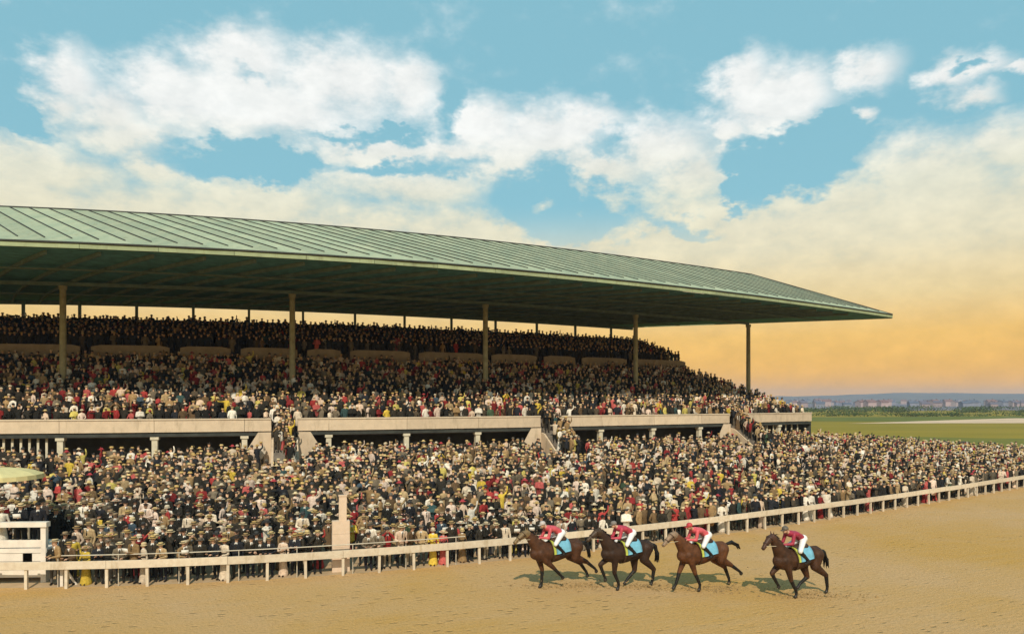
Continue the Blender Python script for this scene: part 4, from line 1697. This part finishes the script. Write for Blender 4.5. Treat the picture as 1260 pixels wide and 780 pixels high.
judges = [(.75, 1.6, 0, (.02, .02, .025), 'dark derby', (.02, .02, .02), 'man in black coat and dark derby on the white platform, rightmost'),
          (1.35, 1.45, 3, (.016, .017, .02), 'straw boater', (.66, .52, .3), 'man in black coat holding a paper on the white platform'),
          (2.02, 1.35, 10, (.68, .62, .52), 'wide hat', (.7, .64, .55), 'woman in cream dress at the railing of the white platform'),
          (2.55, 2.2, 4, (.40, .03, .04), 'fedora', (.45, .38, .28), 'man in red coat raising field glasses on the white platform'),
          (1.1, 2.45, 6, (.05, .04, .035), 'fedora', (.05, .04, .03), 'man in dark brown coat with folded arms on the white platform'),
          (1.85, 2.6, 1, (.02, .022, .03), 'straw boater', (.62, .47, .24), 'man in navy coat and boater at the back of the white platform')]
for a, o, proto, coat, hn, hc, lab in judges:
    p = J(a, o, 1.42)
    make_person(proto, p.x, p.y, p.z, rail(UJ)[2] + random.gauss(.2, .3), random.uniform(.97, 1.04), coat, hn, hc, lab)

# a lone short post with a brace, beside the platform
m = MB()
sp = empty('braced_post', J(-1.0, .55, 0))
tag(sp, 'short white braced post beside the white platform', 'post')
q = J(-.85, .45, 0); q2 = J(-1.35, .6, 0)
m.box((q.x, q.y, .42), (.12, .12, .86), rail(UJ)[2]); m.build('upright', M_JW, sp)
m = MB(); m.tube([(q.x + .06, q.y, .8), (q2.x, q2.y, 0)], .05, 6); m.build('brace', M_JW, sp)

# the winning post by the rail: a pale boarded box with a narrower board above it
wp = empty('boarded_post', (*rail(UX(421), .75)[:2], 0))
tag(wp, 'tall pale boarded post standing in the crowd at the rail', 'post')
M_WP = mat('boarded_post_paint', (0.68, 0.52, 0.40), 0.85, scale=4.0, second=(0.60, 0.45, 0.33), bump=.3, bscale=12)
wx, wy, wa = rail(UX(421), .75)
for k in range(4):
    m = MB(); m.box((wx, wy, .28 + .56 * k), (.74 - .01 * (k % 2), .34, .553), wa); m.build('box_board', M_WP, wp)
m = MB(); m.box((wx + .08, wy + .02, 2.75), (.32, .16, 1.05), wa); m.build('upper_board', M_WP, wp)
m = MB(); m.box((wx + .08, wy + .02, 3.31), (.36, .20, .06), wa); m.build('cap', M_WP, wp)

# ------------------------------------------------------------------ race horses and jockeys
HB, HLEG, HHOOF, HMANE, HHEAD, HEYE = range(6)


def horse_prims(fore, hind, head, tail):
    Y, Z = (0, 1, 0), (0, 0, 1)
    p = [pr((.60, 0, 1.22), (.10, 0, 1.17), .265, .275, HB, Z, 1.10), pr((.10, 0, 1.17), (-.42, 0, 1.24), .275, .235, HB, Z, 1.08),
         pr((-.42, 0, 1.27), (-.80, 0, 1.27), .250, .225, HB, Z, 1.08), pr((.62, 0, 1.22), (.80, 0, 1.20), .235, .165, HB, Z, 1.15),
         pr((.50, 0, 1.46), (.10, 0, 1.42), .105, .085, HB), pr((-.45, 0, 1.44), (-.80, 0, 1.42), .110, .120, HB)]
    n0, n1, n2, n3 = [Vector((*a[:1], 0, a[1])) for a in head]
    p += [pr((.62, 0, 1.36), tuple(n0.lerp(Vector((.62, 0, 1.36)), .5)), .235, .165, HB, Z, 1.15), pr(tuple(n0.lerp(Vector((.62, 0, 1.36)), .5)), tuple(n0), .165, .105, HB, Z, 1.1),
          pr(tuple(n0), tuple(n1), .112, .105, HHEAD, Z, 1.1), pr(tuple(n1), tuple(n2), .098, .066, HHEAD, Z, 1.12), pr(tuple(n2), tuple(n3), .064, .058, HHEAD, Z, 1.05)]
    for sg in (-1, 1):
        e0 = n0.lerp(n1, .15) + Vector((0, sg * .05, .09))
        p.append(pr(tuple(e0), tuple(e0 + Vector((.01, sg * .02, .14))), .032, .012, HHEAD))
    for sg, (elb, kn, ft, hf) in zip((-1, 1), fore):
        y = sg * .155
        pt = lambda q, k=1.0: (q[0], y * k, q[1])
        p += [pr((.66, sg * .13, 1.22), pt(elb), .150, .105, HB), pr(pt(elb), pt(kn, .95), .108, .068, HB), pr(pt(kn, .95), pt(ft, .9), .064, .047, HLEG),
              pr(pt(ft, .9), pt(hf, .9), .044, .045, HLEG), pr(pt(hf, .9), (hf[0] + .03, y * .9, hf[1] - .02), .050, .056, HHOOF)]
    for sg, (st, hk, ft, hf) in zip((-1, 1), hind):
        y = sg * .150
        pt = lambda q, k=1.0: (q[0], y * k, q[1])
        p += [pr((-.72, sg * .12, 1.28), pt(st), .205, .140, HB), pr(pt(st), pt(hk, .92), .140, .074, HB), pr(pt(hk, .92), pt(ft, .9), .066, .048, HLEG),
              pr(pt(ft, .9), pt(hf, .9), .045, .046, HLEG), pr(pt(hf, .9), (hf[0] + .03, y * .9, hf[1] - .02), .050, .056, HHOOF)]
    return p


def fig_mesh(prims, extra, mats_, voxel, ratio=None, name='body', sm=5):
    if sm > 10:
        prims = [(a, b, r0 * 1.07, r1 * 1.07, g_, w_, k_) for a, b, r0, r1, g_, w_, k_ in prims]
    V, T, tg_ = fuse(prims, voxel, ratio, sm)
    mb = MB()
    mb.v = [tuple(v) for v in V]; mb.f = [tuple(int(i) for i in t) for t in T]; mb.m = [int(i) for i in tg_]
    if extra:
        off = len(mb.v)
        mb.v += extra.v; mb.f += [tuple(i + off for i in f) for f in extra.f]; mb.m += extra.m
    return mb.mesh(name, mats_, smooth=True)


M_HLEG = mat('horse_black_points', (.012, .010, .009), .55, .2, 6)
M_HOOF = mat('hoof_horn', (.035, .028, .022), .5, .2, 9)
M_MANE = mat('horse_mane', (.010, .008, .007), .6, .2, 14)
M_CLOTH_B = mat('blue_saddle_cloth', (.17, .42, .56), .8, .08, 8)
M_CLOTH_G = mat('yellow_green_saddle_edge', (.45, .48, .08), .8, .08, 8)
M_LEATHER = mat('tack_leather', (.06, .03, .018), .5, .2, 12)
M_WSILK = mat('white_breeches', (.76, .74, .74), .7, .04, 8)

FORE = [[((.56, .98), (.44, .60), (.46, .20), (.51, .08)), ((.50, .98), (.18, .70), (-.10, .42), (-.20, .34))],
        [((.64, 1.02), (.94, .84), (.78, .46), (.72, .34)), ((.56, .98), (.58, .60), (.40, .22), (.43, .08))],
        [((.62, 1.0), (.80, .64), (.94, .26), (1.02, .17)), ((.54, .98), (.40, .62), (.20, .24), (.22, .09))],
        [((.64, 1.02), (.92, .80), (.70, .46), (.62, .36)), ((.54, .97), (.42, .60), (.18, .21), (.20, .08))]]
HIND = [[((-.62, .95), (-1.04, .68), (-1.30, .34), (-1.36, .22)), ((-.66, .96), (-1.12, .76), (-1.46, .50), (-1.54, .40))],
        [((-.40, .94), (-.42, .52), (-.12, .26), (-.04, .15)), ((-.58, .93), (-1.00, .56), (-.94, .18), (-.90, .08))],
        [((-.60, .95), (-1.04, .64), (-1.22, .23), (-1.24, .10)), ((-.66, .96), (-1.06, .76), (-1.42, .52), (-1.52, .44))],
        [((-.40, .94), (-.58, .54), (-.26, .36), (-.18, .26)), ((-.60, .93), (-1.10, .60), (-1.16, .21), (-1.13, .08))]]
HEAD = [[(1.08, 1.86), (1.22, 1.86), (1.44, 1.70), (1.54, 1.62)], [(1.04, 1.92), (1.17, 1.93), (1.39, 1.78), (1.50, 1.70)],
        [(1.08, 1.87), (1.22, 1.86), (1.42, 1.68), (1.52, 1.59)], [(1.02, 1.93), (1.15, 1.92), (1.33, 1.74), (1.41, 1.64)]]
TAIL = [[(-1.0, 1.40), (-1.16, 1.36), (-1.30, 1.12), (-1.34, .86)], [(-1.0, 1.40), (-1.14, 1.30), (-1.24, 1.02), (-1.22, .76)],
        [(-1.0, 1.42), (-1.22, 1.46), (-1.42, 1.38), (-1.52, 1.24)], [(-1.0, 1.40), (-1.15, 1.32), (-1.26, 1.06), (-1.25, .82)]]
HCOL = [(.078, .032, .015), (.040, .020, .012), (.110, .042, .017), (.060, .026, .013)]
HEADCOL = [(.20, .13, .06), (.06, .035, .02), (.26, .17, .11), (.07, .03, .018)]
SILK = [(.58, .09, .11), (.46, .05, .08), (.62, .10, .12), (.34, .03, .06)]
CAPC = [(.50, .44, .42), (.20, .17, .15), (.50, .05, .06), (.12, .10, .08)]
NAMES = [('dark brown racehorse out in front, nearest the left', 'jockey in rose red jacket crouched on the leading horse'),
         ('dark bay racehorse second in the field, knees bent', 'jockey in red and white crouched on the second horse'),
         ('dark bay racehorse third in the field with streaming tail', 'jockey in red cap and jacket on the third horse'),
         ('dark racehorse trailing the field, farthest right', 'jockey in dark crimson jacket on the last horse')]
HPOS = [(684, 722.5, 208), (771, 723.5, 206), (864, 726, 204), (981, 734, 205)]
for i in range(4):
    xp, yp, hd_ = HPOS[i]
    D = CAM_Z * F_PX / (yp - HOR)
    loc = Vector(((xp - 630) / F_PX * D, D, 0.0))
    root = empty('race_horse', loc)
    root.rotation_euler = (0, 0, R(hd_)); SCH = 1.2
    root.scale = (SCH, SCH, SCH)
    tag(root, NAMES[i][0], 'horse', 'racehorses on the track')
    mh = [mat('horse_coat_%s' % 'abcd'[i], HCOL[i], .62, .25, 5, spec=.22), M_HLEG, M_HOOF, M_MANE, mat('horse_face_%s' % 'abcd'[i], HEADCOL[i], .5, .2, 6), M_DARK]
    ex = MB()
    hd0, hd1, hd2, hd3 = [Vector((a, 0, b)) for a, b in HEAD[i]]
    for sg in (-1, 1):
        e = hd0.lerp(hd2, .42) + Vector((0, sg * .093, .035))
        ex.tube([e - Vector((.018, 0, 0)), e + Vector((.018, 0, 0))], .016, 6, HEYE)
        nz_ = hd3 + Vector((.03, sg * .035, .015))
        ex.tube([nz_, nz_ + Vector((.015, sg * .006, -.012))], .013, 6, HEYE)
    place('body', fig_mesh(horse_prims(FORE[i], HIND[i], HEAD[i], TAIL[i]), ex, mh, .018, .5, sm=14), root)
    # mane: locks along the crest; tail: strands
    mn = MB()
    a0, a1 = hd0 + Vector((-.02, 0, .10)), Vector((.62, 0, 1.58))
    for k in range(26):
        b0 = a0.lerp(a1, k / 25) + Vector((0, 0, -.02 + .02 * math.sin(k / 25 * PI)))
        for sg in (-1, 1):
            tip = b0 + Vector((-.10 - random.uniform(0, .08), sg * random.uniform(.01, .07), random.uniform(-.08, .04)))
            mn.tube([b0, b0.lerp(tip, .5) + Vector((0, 0, .02)), tip], [.022, .018, .004], 5)
    place('mane', mn.mesh('mane', M_MANE, True), root)
    tl = MB()
    tp = [Vector((a, 0, b)) for a, b in TAIL[i]]
    for k in range(16):
        sd = random.uniform(-1, 1)
        pts = [tp[0] + Vector((.06, sd * .02, 0))] + [q + Vector((random.uniform(-.04, .04), sd * .035 * (j + 1), random.uniform(-.05, .05))) for j, q in enumerate(tp[1:])]
        tl.tube(pts, [.032, .034, .026, .006], 5)
    place('tail', tl.mesh('tail', M_MANE, True), root)
    # saddle cloth hugging the back, with a coloured front edge, saddle and girth
    for nm, x0, x1, lo, m_, lift in (('saddle_cloth', -.42, .16, 1.02, M_CLOTH_B, .022), ('cloth_edge', .165, .25, 1.06, M_CLOTH_G, .022), ('girth', .20, .28, .0, M_LEATHER, .012)):
        m = MB()
        for k in range(7):
            x = x0 + (x1 - x0) * k / 6
            tt = (x - .10) / -.52
            rr = .275 if x > .10 else .275 + (.240 - .275) * tt
            zc = 1.185 if x > .10 else 1.185 + .055 * tt
            amax = 1.62 if nm != 'girth' else PI
            for thick in (lift + .030, lift + .018):
                for j in range(15):
                    an = -amax + 2 * amax * j / 14
                    top = .05 * max(0, math.cos(an)) ** 2
                    m.v.append((x, math.sin(an) * (rr + thick), zc + math.cos(an) * (rr * 1.10 + thick + top)))
        for k in range(6):
            for j in range(14):
                a = k * 30 + j
                m.f.append((a, a + 1, a + 31, a + 30)); m.m.append(0)
                b = a + 15
                m.f.append((b, b + 30, b + 31, b + 1)); m.m.append(0)
        for k in range(6):
            for e in (0, 14):
                a = k * 30 + e
                m.f.append((a, a + 30, a + 45, a + 15)); m.m.append(0)
        for e in (0, 180):
            for j in range(14):
                m.f.append((e + j, e + j + 15, e + j + 16, e + j + 1)); m.m.append(0)
        place(nm, m.mesh(nm, m_, True), root)
    sd_ = prim_geo([pr((.14, 0, 1.58), (-.28, 0, 1.60), .07, .09, 0, (0, 1, 0), 2.0)])
    place('saddle', sd_.mesh('saddle', M_LEATHER, True), root)
    br = MB()
    ring = lambda c, r_, ax: [c + r_ * (Vector((0, math.cos(t), 0)) + ax * math.sin(t)) for t in np.linspace(0, 2 * PI, 13)]
    dirh = (hd3 - hd1).normalized(); nv = Vector((-dirh.z, 0, dirh.x))
    br.tube(ring(hd2.lerp(hd1, .15), .088, nv), .011, 5)
    br.tube(ring(hd1, .118, nv), .011, 5)
    for sg in (-1, 1):
        br.tube([hd2 + Vector((0, sg * .072, 0)), hd1 + Vector((0, sg * .112, .0))], .010, 5)
    place('bridle', br.mesh('bridle', M_LEATHER, True), root)

    # jockey, crouched over the withers; fitted in the horse's own measures
    jk = empty('person', loc)
    jk.rotation_euler = (0, 0, R(hd_)); jk.scale = (SCH, SCH, SCH)
    tag(jk, NAMES[i][1], 'person', 'jockeys riding the race')
    X = (0, 1, 0)
    dz = (0, .02, .0, .03)[i]
    SH = Vector((.31, 0, 1.98 + dz)); HP = Vector((-.16, 0, 1.81 + dz))
    HD = SH + Vector((.20, 0, .12))
    pj = [pr(tuple(HP), tuple(HP.lerp(SH, .5) + Vector((0, 0, .05))), .115, .110, COAT, X, 1.35), pr(tuple(HP.lerp(SH, .5) + Vector((0, 0, .05))), tuple(SH), .110, .112, COAT, X, 1.5),
          pr((SH.x, -.12, SH.z), (SH.x, .12, SH.z), .075, .075, COAT), pr(tuple(SH), tuple(HD - Vector((.05, 0, .03))), .06, .055, SKIN),
          pr(tuple(HD + Vector((.02, 0, -.03))), tuple(HD + Vector((-.01, 0, .02))), .068, .080, SKIN), pr((HP.x - .04, -.05, HP.z - .02), (HP.x - .04, .05, HP.z - .02), .135, .135, TROUS)]
    exj = MB()
    fwd = Vector((1, 0, -.15)).normalized(); upd = Vector((.15, 0, 1)).normalized()
    face(exj, tuple(HD), tuple(fwd), tuple(upd))
    for sg in (-1, 1):
        kn_, an_, toe = Vector((.20, sg * .31, 1.50)), Vector((-.14, sg * .33, 1.18)), Vector((.04, sg * .36, 1.12))
        el_, wr_ = Vector((.40, sg * .20, 1.70 + dz)), Vector((.66, sg * .07, 1.71))
        pj += [pr((HP.x, sg * .09, HP.z - .04), tuple(kn_), .105, .072, TROUS), pr(tuple(kn_), tuple(an_), .066, .046, SHOE), pr(tuple(an_ + Vector((-.03, 0, -.03))), tuple(toe), .042, .034, SHOE),
               pr((SH.x, sg * .17, SH.z), tuple(el_), .064, .052, COAT), pr(tuple(el_), tuple(wr_), .050, .038, COAT)]
        hand(exj, wr_, (1, 0, -.1), (0, -sg, .2), SKIN, .9)
        exj.tube([toe + Vector((-.06, 0, .02)), Vector((.0, sg * .33, 1.40))], .010, 5, DARK)
    bmat = [mat('silk_%s' % 'abcd'[i], SILK[i], .45, .12, 6), M_WSILK, M_SKIN, M_SHOE, M_HAIR, M_SHIRT, M_DARK]
    place('body', fig_mesh(pj, exj, bmat, .018, .6), jk)
    hc_ = MB()
    hc_.lathe([(.098, .010), (.102, .035), (.092, .085), (.055, .118), (.01, .124)], 14)
    hc_.add([(.06, -.07, .012), (.06, .07, .012), (.165, .05, .000), (.165, -.05, .000), (.06, -.07, .024), (.06, .07, .024), (.165, .05, .010), (.165, -.05, .010)],
            [(3, 2, 1, 0), (4, 5, 6, 7), (0, 1, 5, 4), (1, 2, 6, 5), (2, 3, 7, 6), (3, 0, 4, 7)])
    c_ = place('cap', hc_.mesh('cap', mat('cap_silk_%s' % 'abcd'[i], CAPC[i], .5, .1, 9), True), jk, tuple(HD + Vector((-.005, 0, .012))))
    c_.rotation_euler = (0, R(8), 0)
    rn = MB()
    for sg in (-1, 1):
        rn.tube([hd2 + Vector((.02, sg * .07, -.02)), Vector((1.02, sg * .11, 1.70)), Vector((.74, sg * .06, 1.70))], .009, 5)
    place('reins', rn.mesh('reins', mat('pale_rein', (.5, .42, .3), .7, .1, 9), True), root)

# clods turned up on the track, thickest behind the horses
cl = MB()
for k in range(3000):
    if k < 1300:
        xp, yp, _ = HPOS[k % 4]
        D = CAM_Z * F_PX / (yp - HOR)
        x, y = (xp - 630) / F_PX * D + random.gauss(.5, 1.0), D + random.gauss(0.15, .28)
        s_ = random.uniform(.012, .05) if k < 1150 else random.uniform(.05, .1)
    else:
        x, y = random.uniform(-30, 42), random.uniform(22, 60)
        s_ = random.uniform(.01, .032)
        u_ = float(np.interp(x, _RX, _RY))
        if y > u_ - .4:
            continue
    o = len(cl.v)
    lift_ = random.expovariate(6) if k < 1300 and k % 9 == 0 else 0.0       # thrown up by the hooves
    rot = random.uniform(0, PI)
    vs = [(math.cos(rot + q * PI / 2) * s_ * random.uniform(.7, 1.3), math.sin(rot + q * PI / 2) * s_ * random.uniform(.7, 1.3)) for q in range(4)]
    cl.v += [(x + a, y + b, .008 + lift_) for a, b in vs] + [(x + random.uniform(-.3, .3) * s_, y, .012 + lift_ + s_ * random.uniform(.5, 1.0))]
    for q in range(4):
        cl.f.append((o + q, o + (q + 1) % 4, o + 4)); cl.m.append(0)
    if lift_:
        cl.f.append((o + 3, o + 2, o + 1, o)); cl.m.append(0)
tag(cl.build('earth_clods', mat('clod_earth', (.30, .19, .08), .95, .25, 4)), 'loose clods of tan earth scattered over the track', 'clods', kind='stuff')

# ------------------------------------------------------------------ air between here and the hills
hz = MB()
hz.box((0, 1750, 34), (9000, 5200, 71))
hm = bpy.data.materials.new('haze_air')
hm.use_nodes = True
t = NT(hm.node_tree)
out = t.n('ShaderNodeOutputMaterial')
pv = t.n('ShaderNodeVolumePrincipled')
pv.inputs['Color'].default_value = (.66, .74, .96, 1)
pv.inputs['Density'].default_value = 0.00021
pv.inputs['Anisotropy'].default_value = 0.0
t.t.links.new(pv.outputs[0], out.inputs['Volume'])
ho = hz.build('haze', hm)
tag(ho, 'pale blue air haze over the far country', 'haze', kind='stuff')
